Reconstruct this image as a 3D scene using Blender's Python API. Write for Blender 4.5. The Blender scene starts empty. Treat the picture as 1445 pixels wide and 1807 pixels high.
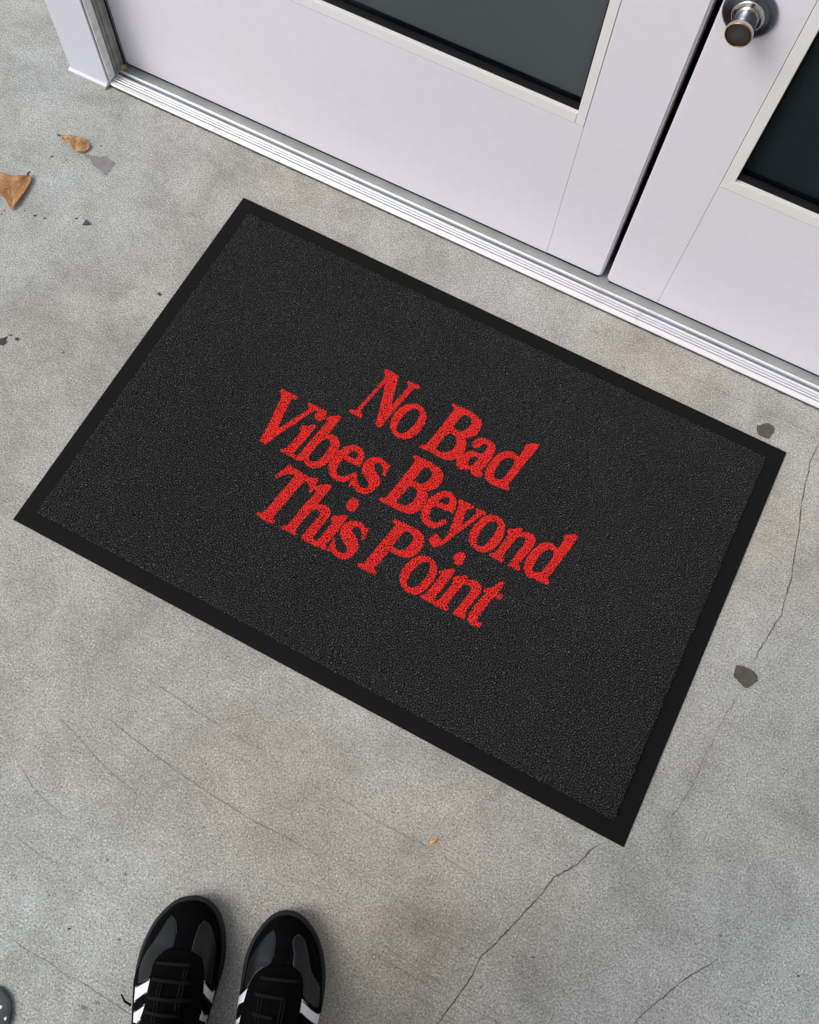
# Doormat in front of a white double door, seen from above by a person in black trainers.
import bpy, bmesh, math, random
import numpy as np
from mathutils import Vector, Matrix
from mathutils.geometry import delaunay_2d_cdt, tessellate_polygon

random.seed(7)
rng = np.random.default_rng(11)
SC = bpy.context.scene
COL = SC.collection

# ------------------------------------------------------------------ camera
cam_d = bpy.data.cameras.new('camera')
cam = bpy.data.objects.new('camera', cam_d); COL.objects.link(cam)
cam.location = (0.18477, -0.83270, 1.20415)
cam.rotation_euler = (0.342836, -0.040015, 0.475454)
cam_d.sensor_fit = 'VERTICAL'; cam_d.sensor_height = 36; cam_d.lens = 32.677
cam_d.clip_start = 0.02; cam_d.clip_end = 300
SC.camera = cam

# ------------------------------------------------------------------ sky, sun, exposure
SUN_EL, SUN_AZ = math.radians(45), math.radians(230)      # azimuth clockwise from +y
world = bpy.data.worlds.new('World'); SC.world = world
world.use_nodes = True
wn = world.node_tree; wn.nodes.clear()
wo = wn.nodes.new('ShaderNodeOutputWorld'); wb = wn.nodes.new('ShaderNodeBackground')
sky = wn.nodes.new('ShaderNodeTexSky'); sky.sky_type = 'NISHITA'; sky.sun_disc = False
sky.sun_elevation = SUN_EL; sky.sun_rotation = SUN_AZ
sky.air_density = 1.0; sky.dust_density = 4.0; sky.ozone_density = 1.0
hs = wn.nodes.new('ShaderNodeHueSaturation'); hs.inputs['Saturation'].default_value = 0.30
wn.links.new(sky.outputs[0], hs.inputs['Color']); wn.links.new(hs.outputs[0], wb.inputs[0])
wb.inputs[1].default_value = 0.12
wn.links.new(wb.outputs[0], wo.inputs[0])
sd = bpy.data.lights.new('sun', 'SUN'); sd.energy = 1.0; sd.angle = math.radians(34); sd.color = (1.0, 0.97, 0.93)
sun = bpy.data.objects.new('sun', sd); COL.objects.link(sun)
dirv = Vector((math.sin(SUN_AZ)*math.cos(SUN_EL), math.cos(SUN_AZ)*math.cos(SUN_EL), math.sin(SUN_EL)))
sun.rotation_euler = dirv.to_track_quat('Z', 'Y').to_euler()
sun.location = (0, 0, 6)
vs = SC.view_settings; vs.view_transform = 'Standard'; vs.look = 'None'; vs.gamma = 1; vs.exposure = 0.30
vs.use_curve_mapping = False

# ------------------------------------------------------------------ measured outlines (metres; letters in mm on the mat)
CRACKS = [
    (1.5, 1, [(0.5056, -0.0435), (0.5045, -0.0583), (0.5017, -0.0859), (0.5058, -0.1129), (0.5081, -0.1347), (0.5139, -0.1663), (0.5227, -0.2015), (0.5285, -0.2375), (0.5354, -0.2667), (0.5366, -0.2959), (0.5409, -0.322), (0.5367, -0.34), (0.5335, -0.3651), (0.5294, -0.3828), (0.5288, -0.401)]),
    (1.2, 0.8, [(0.5271, -0.4422), (0.5246, -0.4609), (0.52, -0.4805), (0.517, -0.508)]),
    (0.9, 0.6, [(0.517, -0.508), (0.5168, -0.5258), (0.5135, -0.5497), (0.5138, -0.5667), (0.5128, -0.5859), (0.5069, -0.6219), (0.4972, -0.6473)]),
    (1.5, 1, [(0.4371, -0.7028), (0.4288, -0.7145), (0.4202, -0.7394), (0.4006, -0.7653), (0.3956, -0.7894), (0.3896, -0.8059), (0.3786, -0.8372), (0.369, -0.8644), (0.3595, -0.885), (0.3597, -0.9052), (0.3551, -0.9276), (0.352, -0.9437), (0.3463, -0.9675), (0.3428, -0.9809)]),
    (1.2, 0.9, [(0.5456, -0.8802), (0.5498, -0.8663), (0.5541, -0.8523), (0.5692, -0.8259), (0.5801, -0.8052), (0.5918, -0.7864), (0.6044, -0.7701), (0.613, -0.7565)]),
    (1, 0.8, [(-0.1837, -0.8519), (-0.1205, -0.861), (-0.0631, -0.8678), (-0.0118, -0.8719), (0.0449, -0.8747), (0.0884, -0.8729), (0.1358, -0.8732)]),
    (0.9, 0.7, [(-0.2336, -0.8798), (-0.1991, -0.8886), (-0.1448, -0.9051), (-0.0983, -0.9121)]),
    (0.8, 0.6, [(-0.164, -0.788), (-0.1266, -0.7896), (-0.088, -0.7936), (-0.0402, -0.7957), (0.0074, -0.7984)]),
    (0.8, 0.6, [(-0.2481, -0.9473), (-0.2056, -0.9676), (-0.1501, -0.9768)]),
    (0.8, 0.6, [(0.0776, -0.8063), (0.1139, -0.8038), (0.143, -0.8031), (0.1785, -0.8057), (0.2409, -0.8038), (0.2686, -0.8049), (0.3267, -0.809)]),
    (0.8, 0.7, [(0.232, -0.888), (0.2804, -0.8873), (0.3097, -0.8871), (0.3601, -0.8861), (0.388, -0.884)]),
    (0.8, 0.6, [(0.2328, -0.9394), (0.2744, -0.9385), (0.3232, -0.9398), (0.3573, -0.938), (0.4037, -0.9371), (0.4234, -0.9375)]),
    (0.7, 0.5, [(0.238, -0.9237), (0.2861, -0.9278), (0.3317, -0.9311), (0.3685, -0.9294), (0.4137, -0.9261)]),
    (0.9, 0.7, [(0.2984, -0.0462), (0.3425, -0.0466), (0.3965, -0.0457), (0.4365, -0.0448), (0.4692, -0.0467), (0.4998, -0.0445), (0.5217, -0.045)]),
    (0.7, 0.5, [(0.4391, -0.0537), (0.4723, -0.0532), (0.503, -0.054), (0.5245, -0.0535)]),
    (0.8, 0.6, [(-0.6313, -0.3513), (-0.6316, -0.3666), (-0.6328, -0.3856)]),
    (0.9, 0.8, [(-0.0517, -1.1185), (-0.0367, -1.1167), (-0.0188, -1.1182), (0.008, -1.1192), (0.031, -1.1195)]),
    (0.6, 0.4, [(-0.1547, -1.1133), (-0.1202, -1.1174), (-0.0818, -1.1165), (-0.0396, -1.1215)]),
    (0.6, 0.4, [(-0.0044, -0.7571), (0.0115, -0.7489), (0.0202, -0.7395), (0.0359, -0.7265)]),
    (0.6, 0.4, [(-0.2064, -1.0204), (-0.1827, -1.0227), (-0.1567, -1.0251), (-0.1234, -1.0208)]),
    (0.6, 0.35, [(0.156, -0.8701), (0.2121, -0.8735), (0.2735, -0.8738)]),
    (0.6, 0.35, [(0.2858, -0.9561), (0.3305, -0.9566), (0.3678, -0.9579)]),
]
CHIPS = [
    ('grey_light', [(-0.6945, -0.1397), (-0.6838, -0.1348), (-0.6686, -0.1315), (-0.6607, -0.125), (-0.6528, -0.1278), (-0.6417, -0.1289), (-0.6416, -0.1382), (-0.6405, -0.1478), (-0.6429, -0.1573), (-0.6506, -0.1534), (-0.6622, -0.1517), (-0.6708, -0.1503), (-0.6778, -0.1439), (-0.6894, -0.1421)]),
    ('olive', [(0.5101, -0.416), (0.5182, -0.4122), (0.5257, -0.4129), (0.5332, -0.414), (0.5406, -0.4177), (0.5418, -0.4245), (0.537, -0.4308), (0.5338, -0.4382), (0.5282, -0.4391), (0.5171, -0.435), (0.5112, -0.4305), (0.5086, -0.4218)]),
    ('olive', [(0.4153, -0.081), (0.4144, -0.0731), (0.4203, -0.0671), (0.4267, -0.0627), (0.4343, -0.0614), (0.4387, -0.0647), (0.4396, -0.0717), (0.4388, -0.0805), (0.4368, -0.0863), (0.4276, -0.0875), (0.4206, -0.0857)]),
    ('dark', [(-0.6179, -0.4733), (-0.6138, -0.4705), (-0.6088, -0.4661), (-0.607, -0.4607), (-0.6051, -0.4685), (-0.6021, -0.4712), (-0.6029, -0.4772), (-0.607, -0.48), (-0.6134, -0.4796)]),
    ('dark', [(-0.6076, -0.4592), (-0.6032, -0.4568), (-0.6019, -0.4586), (-0.6058, -0.4611)]),
    ('dark', [(-0.5956, -0.4589), (-0.5922, -0.4566), (-0.5887, -0.4578), (-0.5899, -0.4613), (-0.595, -0.4625)]),
    ('dark', [(-0.4582, -0.2992), (-0.4555, -0.2954), (-0.4495, -0.2968), (-0.4512, -0.3007)]),
]
CRUMBS = [((-0.6354, -0.2449), 3.2), ((-0.6927, -0.2711), 3.4), ((-0.6767, -0.2676), 2.8), ((-0.7375, -0.293), 2.4), ((-0.7388, -0.2859), 2.2), ((-0.7328, -0.1669), 3.0), ((-0.726, -0.1996), 1.6), ((-0.673, -0.1747), 1.6), ((-0.6105, -0.1738), 1.3), ((-0.084, -1.0766), 2.6), ((0.7053, -0.7307), 2.6), ((-0.0866, -0.9926), 2.2), ((-0.1251, -1.0569), 1.5)]
SHARD = [(-0.6224, -0.2391), (-0.6171, -0.2407), (-0.6099, -0.2435), (-0.6153, -0.2485), (-0.621, -0.2506), (-0.621, -0.2438)]
LEAF_A = [(-0.7416, -0.1293), (-0.7395, -0.126), (-0.7214, -0.119), (-0.7086, -0.1171), (-0.6987, -0.1189), (-0.6901, -0.1225), (-0.6905, -0.1311), (-0.6928, -0.1382), (-0.6976, -0.1413), (-0.7062, -0.144), (-0.7187, -0.1385), (-0.7289, -0.1338), (-0.7362, -0.1347)]
LEAF_B = [(-0.7804, -0.2317), (-0.7722, -0.2322), (-0.7589, -0.2289), (-0.7495, -0.2226), (-0.7438, -0.2184), (-0.7415, -0.2141), (-0.732, -0.2179), (-0.7291, -0.2344), (-0.7264, -0.253), (-0.7258, -0.2685), (-0.7264, -0.2797), (-0.7295, -0.2814), (-0.7342, -0.2771), (-0.7456, -0.2696), (-0.7546, -0.2666), (-0.7586, -0.2659), (-0.7675, -0.2679), (-0.7778, -0.2656), (-0.778, -0.2557), (-0.7834, -0.2445), (-0.7842, -0.2349)]
# seed, stone, stain
SHOES = {'L': {'outline': [(-0.0465, -0.1391), (-0.0501, -0.1181), (-0.0536, -0.0992), (-0.0554, -0.0838), (-0.0545, -0.0672), (-0.0509, -0.0509), (-0.0453, -0.035), (-0.0359, -0.0202), (-0.0227, -0.0065), (-0.0058, -0.0016), (0.0039, -0.0012), (0.0143, -0.0042), (0.0254, -0.012), (0.0348, -0.0248), (0.0407, -0.042), (0.0437, -0.0576), (0.0439, -0.0758), (0.0403, -0.0995), (0.0374, -0.1167), (0.0355, -0.1321), (0.0325, -0.16), (0.0285, -0.2), (0.0285, -0.245), (0.0185, -0.278), (-0.0005, -0.29), (-0.0205, -0.287), (-0.0365, -0.27), (-0.0445, -0.235), (-0.0485, -0.19), (-0.045, -0.155)], 'panel_l': [(-0.0214, -0.0238), (-0.0259, -0.0306), (-0.0303, -0.0403), (-0.0359, -0.0533), (-0.0432, -0.0659), (-0.0451, -0.0794), (-0.0428, -0.0882), (-0.0408, -0.0953), (-0.0269, -0.0858), (-0.0281, -0.0759), (-0.0259, -0.0671), (-0.0202, -0.0598), (-0.0144, -0.0559), (-0.0103, -0.055), (-0.0107, -0.0408), (-0.0144, -0.0298)], 'panel_r': [(0.0165, -0.0253), (0.0226, -0.028), (0.0286, -0.0377), (0.0332, -0.0491), (0.0346, -0.0605), (0.0358, -0.074), (0.037, -0.0914), (0.0292, -0.083), (0.026, -0.0698), (0.021, -0.0612), (0.0108, -0.0575), (0.0108, -0.0455), (0.013, -0.0309)], 'stay': [(-0.0174, -0.0577), (-0.0103, -0.055), (0.0104, -0.0571), (0.021, -0.0612), (0.0262, -0.0691), (0.0293, -0.0822), (0.0311, -0.1009), (0.0321, -0.1281), (-0.0295, -0.1294), (-0.0258, -0.1143), (-0.0262, -0.1003), (-0.0269, -0.0856), (-0.0278, -0.078), (-0.0259, -0.0671)], 'st1': [(-0.0268, -0.086), (-0.0264, -0.0996), (-0.0419, -0.1133), (-0.0445, -0.0983)], 'st2': [(-0.0258, -0.1094), (-0.0234, -0.1236), (-0.0313, -0.1296), (-0.0378, -0.131), (-0.0396, -0.1214)], 'st3': [(0.0293, -0.0837), (0.0395, -0.0974), (0.0378, -0.1108), (0.0309, -0.0971)], 'st4': [(0.0309, -0.11), (0.0358, -0.1232), (0.0357, -0.1342), (0.0309, -0.1237)], 'lace': [(-0.024, -0.0707), (0.0145, -0.0695), (-0.024, -0.0859), (0.0173, -0.0864), (-0.0245, -0.1028), (0.0221, -0.1029), (-0.0233, -0.1159), (0.0124, -0.1174), (-0.0137, -0.0838), (-0.0116, -0.124), (0.0099, -0.0726), (0.0093, -0.1125)]}, 'R': {'outline': [(-0.0453, -0.1241), (-0.046, -0.1051), (-0.0456, -0.0896), (-0.0465, -0.0741), (-0.0462, -0.0583), (-0.0432, -0.0421), (-0.0375, -0.0287), (-0.0299, -0.0158), (-0.0193, -0.0049), (-0.0074, -0.001), (0.0032, -0.0008), (0.0156, -0.006), (0.0267, -0.0154), (0.0364, -0.0273), (0.0433, -0.0418), (0.0478, -0.0572), (0.0502, -0.0726), (0.0504, -0.0897), (0.0492, -0.1021), (0.0475, -0.1145), (0.046, -0.155), (0.0441, -0.19), (0.0401, -0.235), (0.0321, -0.27), (0.0161, -0.287), (-0.0039, -0.29), (-0.0229, -0.278), (-0.0329, -0.245), (-0.0329, -0.2), (-0.0369, -0.16)], 'panel_l': [(-0.0171, -0.0221), (-0.0254, -0.0306), (-0.032, -0.043), (-0.0402, -0.0573), (-0.0395, -0.0712), (-0.0381, -0.0847), (-0.034, -0.082), (-0.0308, -0.0715), (-0.0237, -0.0623), (-0.0125, -0.0571), (-0.0107, -0.0487), (-0.011, -0.0323), (-0.0138, -0.0251)], 'panel_r': [(0.0135, -0.0235), (0.019, -0.0258), (0.0236, -0.0331), (0.028, -0.0441), (0.0316, -0.0559), (0.0361, -0.0639), (0.0446, -0.0737), (0.046, -0.0852), (0.0462, -0.0976), (0.0277, -0.0841), (0.026, -0.0681), (0.0199, -0.0591), (0.0117, -0.0554), (0.0117, -0.0413), (0.0083, -0.0318), (0.0094, -0.0265)], 'stay': [(-0.02, -0.0592), (-0.0109, -0.0569), (0.0109, -0.0554), (0.0199, -0.0591), (0.0259, -0.0674), (0.0276, -0.0834), (0.0271, -0.0966), (0.0262, -0.1082), (-0.0365, -0.1172), (-0.0369, -0.1026), (-0.0339, -0.0824), (-0.0301, -0.0707)], 'st1': [(-0.034, -0.082), (-0.036, -0.0957), (-0.0463, -0.1076), (-0.0456, -0.0945)], 'st2': [(-0.0369, -0.109), (-0.0373, -0.1164), (-0.0455, -0.127), (-0.043, -0.116)], 'st3': [(0.0277, -0.0845), (0.049, -0.1024), (0.0485, -0.1173), (0.0453, -0.1127), (0.0276, -0.0973)], 'st4': [(0.0269, -0.1147), (0.0483, -0.1334), (0.0472, -0.144), (0.0266, -0.125)], 'lace': [(-0.0203, -0.0689), (0.0217, -0.0689), (-0.0237, -0.085), (0.0103, -0.0855), (-0.0222, -0.1026), (0.0011, -0.1038), (-0.0161, -0.0871), (-0.016, -0.1103), (0.0089, -0.0862), (0.0082, -0.1073)]}}
LETTERS = [
    ('N', [[(-114.6,140.7),(-105.7,140.3),(-94.2,139.3),(-90.4,127.7),(-87.1,112.7),(-82.3,97.4),(-80.4,92.7),(-77.9,107.4),(-73,130.7),(-75.3,134),(-78.7,136),(-78,139),(-69.4,139.1),(-58.4,139.9),(-58.8,135.2),(-64.6,133.3),(-69.8,109.3),(-73.7,85.5),(-76,71.6),(-78.1,55.5),(-82.3,53.8),(-86.7,54.6),(-89.2,64.5),(-93.6,81.1),(-97.9,96.6),(-103.4,114.2),(-106,119.9),(-109.8,100.5),(-113.6,77.9),(-115.4,65.5),(-112.6,61.3),(-108.8,59.6),(-109.3,54.3),(-118,54.6),(-130.2,55),(-128.8,59.5),(-122.2,61.2),(-118.1,81.9),(-113.5,107.4),(-110,128.8),(-113.2,133.6),(-117.1,136.7)]]),
    ('o', [[(-55.4,110),(-47.5,112.4),(-38.7,110.8),(-32,105.5),(-28,98.8),(-26.1,88.6),(-26.8,76.9),(-30.6,64.9),(-35.9,57.7),(-42.6,53.5),(-50,52.6),(-60.4,55.1),(-67.6,62.4),(-71.1,73),(-71.4,84.3),(-68.8,94.5),(-63.5,103.8)], [(-47.9,104.5),(-43.4,104.4),(-39.5,100.2),(-37.6,92.4),(-37.9,80.9),(-41.4,70.3),(-45.8,61.7),(-51.3,59.3),(-56.2,61),(-58.8,65.9),(-59.3,74.4),(-59,84.6),(-56.5,94.8),(-52.4,102.1)]]),
    ('B', [[(-4.5,138.2),(5.2,138.3),(21.5,138.6),(33.5,136.6),(41.1,133.7),(45.7,128.5),(47.7,118.9),(46.4,110.5),(41.2,101.7),(34.3,97.9),(39.4,91.6),(42.5,82.7),(42.7,76.8),(41.4,68.6),(37.6,62.8),(31.1,56.8),(23.1,54),(9.7,53.8),(-4.3,54.5),(-12.4,54.3),(-17.5,53.7),(-14.8,59),(-9.5,61.9),(-6.8,78),(-2.8,102.3),(1.1,129.9),(-1,132.7),(-5.3,133.9)], [(17.8,129.6),(24.4,130.1),(30,127),(32.2,121.2),(31.4,113.2),(27.1,105.5),(21.5,102.9),(11.2,104.5),(12.7,112.3),(14.2,123)], [(11.6,94.1),(19,94.3),(24.7,89.7),(27.3,82),(26.6,72.6),(21.4,65.3),(14,61.3),(4.6,62.3),(5.8,72),(7.9,86.7)]]),
    ('a', [[(55.2,109.2),(64.9,111.4),(74,109.5),(79.3,104.1),(81.2,96.1),(80.4,85.2),(78.6,72.3),(76.2,63.6),(77.7,60.7),(80.6,60.8),(79.7,55.2),(73.9,52),(67.2,52.1),(62.7,56.3),(61.3,58.5),(57.9,54.5),(49.9,51.7),(42.8,53.8),(39.6,58.7),(38.8,65.7),(41.8,73.3),(46.4,80.3),(53.6,84.9),(65.2,86),(67.8,91.8),(68.6,99.8),(66.8,103.4),(63.6,103.1),(59.9,99.6),(57.6,93.2),(52.6,89.7),(47.6,91.5),(46.3,96.9),(49.6,103.9)], [(62.7,80.1),(65.2,79.2),(63.6,70.2),(61.7,63.2),(56.8,62.1),(53.5,66.2),(55.1,73.8),(58.2,78.4)]]),
    ('d', [[(114.1,124.4),(115,129.4),(122.2,135.6),(131.9,139.3),(131.2,130.6),(127.3,110.5),(122.9,85.8),(118.1,62.6),(121.9,58.8),(122.4,53.6),(114.5,53.4),(104.7,51.8),(95.3,51.9),(86.1,55.7),(82.1,63.9),(81.3,75.2),(83,88.1),(87.1,99.3),(93.9,107.4),(101.9,110.3),(110.6,109),(114.2,107.1),(115.3,116),(116.3,122.5)], [(104.8,101.4),(109.7,101),(112.2,97.1),(112.2,86),(109.8,74.3),(107.6,65),(102.3,62.2),(96.1,62.6),(93.8,68.7),(93,78.6),(94.3,89.7),(98.7,97.3)]]),
    ('V', [[(-230.9,40.9),(-222.6,40.6),(-211.2,41),(-204,41),(-203.7,36.1),(-211,32.7),(-208.7,18.7),(-206.8,-0.4),(-204.4,-15.4),(-198.8,-6.2),(-191.2,10.5),(-184.8,23.4),(-181.7,32),(-184.8,35.4),(-187.5,37.2),(-187.3,39.8),(-180,41.2),(-168.6,40.4),(-168.7,36.5),(-173,33),(-178.8,21),(-186.8,2.8),(-196.8,-17.5),(-202.6,-33.1),(-207.2,-44.8),(-212.6,-45.2),(-217.3,-44.1),(-218.1,-34),(-219.4,-12.3),(-222.5,8.7),(-224.5,28),(-228.4,33.6),(-231.3,36.5)]]),
    ('i', [[(-164.7,40.6),(-159.9,41.3),(-155.9,38.4),(-154,31.9),(-155.7,24.7),(-160.4,20.9),(-166.1,22.8),(-169.4,28.6),(-169.1,36.3)], [(-178.2,-0),(-176.8,4.5),(-169.4,8.5),(-161.9,14.4),(-158.6,13.3),(-160.3,4.7),(-162,-12.4),(-164.8,-27.4),(-166.2,-36.8),(-164.6,-39.5),(-161.6,-39.8),(-162.3,-44.4),(-171,-44.2),(-185.7,-44.2),(-184.2,-41),(-179,-36.3),(-175.9,-19.9),(-173.8,-3.8),(-175.7,-2.4)]]),
    ('b', [[(-153.3,29.7),(-150.1,35.2),(-138.5,43),(-133.9,42.1),(-135.6,31.8),(-137.7,13.1),(-138.6,9.6),(-134,12.6),(-126.3,13.1),(-119.6,9.3),(-115.5,2.9),(-113.8,-7.3),(-115.5,-20.4),(-118.7,-30.7),(-123.9,-39.5),(-130,-44.6),(-138.2,-46),(-145.2,-43.7),(-148.7,-39.5),(-152.8,-44.2),(-161.2,-46.3),(-159.7,-38.1),(-156.6,-21.8),(-153.6,0.8),(-149.3,25.6),(-150.9,28.5)], [(-137.3,2.2),(-133.5,3.6),(-129.5,1.5),(-127.2,-3.5),(-126.8,-14.3),(-128.3,-23.7),(-131.5,-32.1),(-137,-36.3),(-142.7,-36.3),(-145.2,-32.8),(-145,-24.1),(-143.4,-11),(-140.6,-2)]]),
    ('e', [[(-100.1,11.7),(-93.4,14.2),(-86.1,13.8),(-80.2,9.4),(-77,3.5),(-75.3,-4.3),(-75.5,-13),(-82.7,-12.6),(-96.2,-13.4),(-100.1,-13.5),(-103,-19.2),(-102.8,-26.6),(-101.1,-33.2),(-96.8,-37.4),(-91.1,-36.9),(-85.4,-32.8),(-79.8,-25),(-76.4,-22.1),(-74.3,-24.2),(-75.3,-29.5),(-79.4,-36.5),(-84.2,-42.3),(-91.5,-45.1),(-100.6,-44.8),(-108.2,-40.3),(-113.5,-33.5),(-115.7,-25),(-114.8,-15.9),(-112.9,-5),(-108.4,5)], [(-92.8,5.8),(-87.9,5.2),(-86,0.8),(-86,-4.6),(-91.6,-5.5),(-99.6,-5.5),(-98.9,-1.3),(-96.2,2.9)]]),
    ('s', [[(-60.7,12.8),(-54.4,14.1),(-48,11.5),(-44.5,9.6),(-39.2,10.9),(-38.9,4.6),(-38.9,-1.8),(-38.1,-7.9),(-42.1,-7.9),(-44.1,-1.4),(-47.5,3.2),(-52.1,6.1),(-56.8,5.7),(-59.1,1.7),(-57,-4.1),(-51.2,-8.5),(-45.4,-11.8),(-41.2,-15.9),(-39.2,-23.3),(-40.7,-31.5),(-44.5,-38.9),(-50.3,-44.6),(-58.2,-46.3),(-65,-44.7),(-70.8,-41.4),(-73.9,-44.7),(-75.7,-44.1),(-76.4,-34.9),(-76.3,-29.5),(-74.5,-22.1),(-72.1,-27.3),(-66.9,-34),(-60.7,-38.1),(-55,-37.7),(-51.7,-34.8),(-51.4,-29.9),(-54.4,-26.2),(-61.3,-22.5),(-68,-17.6),(-71.6,-12),(-73.3,-4.3),(-71.1,4.5),(-66.2,10.2)]]),
    ('B', [[(-16.5,40.2),(-5.7,40.9),(11.9,41.2),(24.2,38.8),(32,33.3),(35.4,25.5),(34.9,15.7),(31.3,7.8),(26.4,2.2),(21.5,0.1),(26,-3.4),(28.9,-7.8),(30.2,-17.7),(28,-28.3),(23.6,-36.5),(16.4,-41.5),(6.4,-43.4),(-7.8,-43.4),(-22.9,-43.9),(-29.8,-42.3),(-28.9,-38.9),(-21.4,-35.4),(-19.8,-20.9),(-15.7,2.8),(-11.7,31),(-13.4,34.3),(-17.1,36.6)], [(5,30.9),(11.2,31.8),(17.1,28.9),(19.1,22.8),(17.7,14.8),(14.1,6.9),(9.6,5),(-0.4,6.2),(1.4,14.4),(2.7,24.7)], [(-1,-4.3),(6.2,-3.3),(11.6,-5.2),(14.2,-13.3),(13.7,-21.8),(10.4,-30.1),(5.1,-34.7),(-6.5,-34.5),(-5.4,-25.1),(-3.3,-14.5)]]),
    ('e', [[(45.3,12.4),(54.2,14.2),(62.7,10.4),(67.2,4.6),(69.3,-3.7),(69.1,-12),(59.1,-12.7),(43.5,-14),(41.2,-20),(42,-30.1),(45.7,-35.1),(52,-36.9),(57.7,-33.3),(62,-26.9),(64.5,-24.4),(68.3,-27.6),(63.9,-36.9),(57.4,-43.3),(50,-45.6),(40.4,-43.8),(33.2,-37.2),(29.8,-29.6),(29.8,-19.1),(31.8,-6.2),(36.7,3.5)], [(51.1,5.4),(55.9,5.6),(58.2,0.9),(57.3,-4.8),(51.3,-5.8),(44.1,-5.5),(46,0.3)]]),
    ('y', [[(69.3,11.4),(78,11.3),(91.5,11.3),(90.8,6.7),(84,2),(84.4,-3.5),(85.9,-14.1),(88,-21.2),(91.1,-14.9),(95.6,-4.7),(97.7,2.6),(97,5.9),(95.1,8),(95.8,10.4),(102.1,11.2),(110.2,11.4),(109.9,7.1),(105.7,3.8),(101.7,-5.6),(97,-15.3),(91.6,-27.5),(86.2,-39.6),(82,-50.1),(78.4,-58.1),(74.6,-63.7),(69.6,-66.9),(63.9,-66.9),(59.6,-64.1),(58.2,-58.7),(59.7,-53.3),(62.7,-49.7),(66.9,-49.5),(69.5,-52.7),(73.3,-53.7),(75.9,-51.3),(77.2,-44.5),(76.6,-35.6),(75.4,-23.9),(73.1,-11.6),(72.3,1.5),(70.6,4.8),(68.3,7.2)]]),
    ('o', [[(116.7,10.8),(123.9,13.6),(132,12.8),(138.1,8.8),(142.4,2.9),(144.8,-6.1),(145.4,-17),(142.9,-27.5),(138.1,-37.1),(131.4,-42.7),(123.9,-44.7),(114.4,-42.8),(107.1,-37.6),(103.1,-29.5),(102.1,-19.8),(103.8,-9.7),(107.7,1.8),(111.8,7.1)], [(122.8,4.2),(127.9,5.4),(131.8,2.3),(133.4,-4),(133.2,-13.4),(131.1,-24.7),(127.9,-33.5),(124,-37.1),(118.9,-37.3),(115.8,-33.9),(114.4,-25.5),(114.6,-16.2),(116.7,-6.8),(118.8,0.5)]]),
    ('n', [[(146,2.2),(150.7,5.9),(160.2,12.7),(164.7,12.3),(164.7,7.7),(171.3,11.8),(178.1,13.1),(183.9,11),(187.3,6),(187.7,-0.6),(185.7,-12),(182.8,-23.8),(180.7,-32.8),(182,-36.6),(185.4,-39.3),(184.6,-43.2),(178.5,-43.5),(168,-43.5),(170.2,-32.8),(173.4,-15.2),(175.5,-3.8),(173.7,2.1),(169.9,3.5),(164.8,0.8),(162.3,-2.9),(160.7,-12.9),(157.9,-26.9),(156.7,-34.4),(158,-37.1),(160.6,-39.1),(160.2,-43.8),(152,-43.1),(139.2,-42.6),(140.3,-38.7),(145.3,-35.9),(147.7,-23.3),(150.4,-4.6),(149.1,-1.9),(146.7,-0.3)]]),
    ('d', [[(217.5,28.6),(219,32.2),(230.3,40),(236.9,40.7),(235.5,33.1),(232.5,14.3),(228.5,-9.4),(223.8,-30.9),(223.4,-34.5),(227.5,-37.8),(227.3,-43),(221.1,-43),(210.9,-43.4),(206.5,-43),(202.6,-45.7),(195.4,-43.9),(189.7,-38),(187,-30.5),(187,-19.2),(189.4,-6.6),(193.9,4.4),(200.4,10.7),(208.6,13.5),(216,11.1),(218.5,9.1),(220.3,15.7),(221.1,25.3),(219.7,27.4)], [(209.7,4.3),(214.3,4.5),(217.3,0.4),(217.2,-7.5),(215.1,-18.8),(212.6,-29.1),(209.2,-33.2),(204,-35.4),(200.4,-33.4),(199.2,-27.4),(199.6,-17),(201.7,-5.7),(205,0.7)]]),
    ('T', [[(-162.2,-54.9),(-158.1,-56.8),(-147.6,-57.5),(-133.2,-58.3),(-123.7,-57.5),(-117.2,-54),(-115.9,-59.7),(-115.8,-66),(-115.2,-74.1),(-114.7,-80.2),(-118.4,-78),(-121.3,-72.1),(-126.1,-67.3),(-130.7,-66.1),(-132.6,-69.7),(-135,-79.5),(-137.7,-98.8),(-140.7,-119.2),(-143.6,-131.2),(-142.9,-134.9),(-137.8,-136.8),(-138.3,-141.7),(-145.7,-142.6),(-156.8,-142.4),(-166.4,-140.3),(-166.4,-137.8),(-158.7,-134.1),(-156.4,-124.6),(-154.2,-104.6),(-150.9,-88.1),(-148,-67.4),(-149.9,-65.7),(-154.4,-66.6),(-160.6,-71.5),(-165.8,-78),(-169.1,-81.9),(-171.5,-79.5),(-168.9,-71.1),(-165.3,-61.7),(-163.9,-57.2)]]),
    ('h', [[(-115.6,-66.4),(-112.5,-63.1),(-101,-55.3),(-95.2,-55.9),(-95.9,-62.6),(-98.9,-80.1),(-99.8,-88.9),(-95.5,-86.1),(-88.8,-84),(-82.8,-85),(-78.2,-89.8),(-76.9,-96.3),(-78.7,-110.7),(-81.1,-125.3),(-82.1,-134),(-79.4,-136.1),(-76.5,-138.6),(-84.8,-139.5),(-96.5,-141.2),(-94.9,-133.7),(-92.3,-116),(-89.1,-100.8),(-91.5,-95.9),(-95.4,-94.9),(-100.2,-96.9),(-102.4,-101.7),(-104.2,-114.1),(-106.4,-125.6),(-107.7,-133.5),(-104.3,-137.8),(-105,-141.7),(-113,-141.4),(-127.6,-141.6),(-127.2,-138.8),(-121,-134.4),(-117.7,-116.2),(-115.1,-95),(-111.8,-81.8),(-110.2,-72.4),(-114.3,-70.4)]]),
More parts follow.
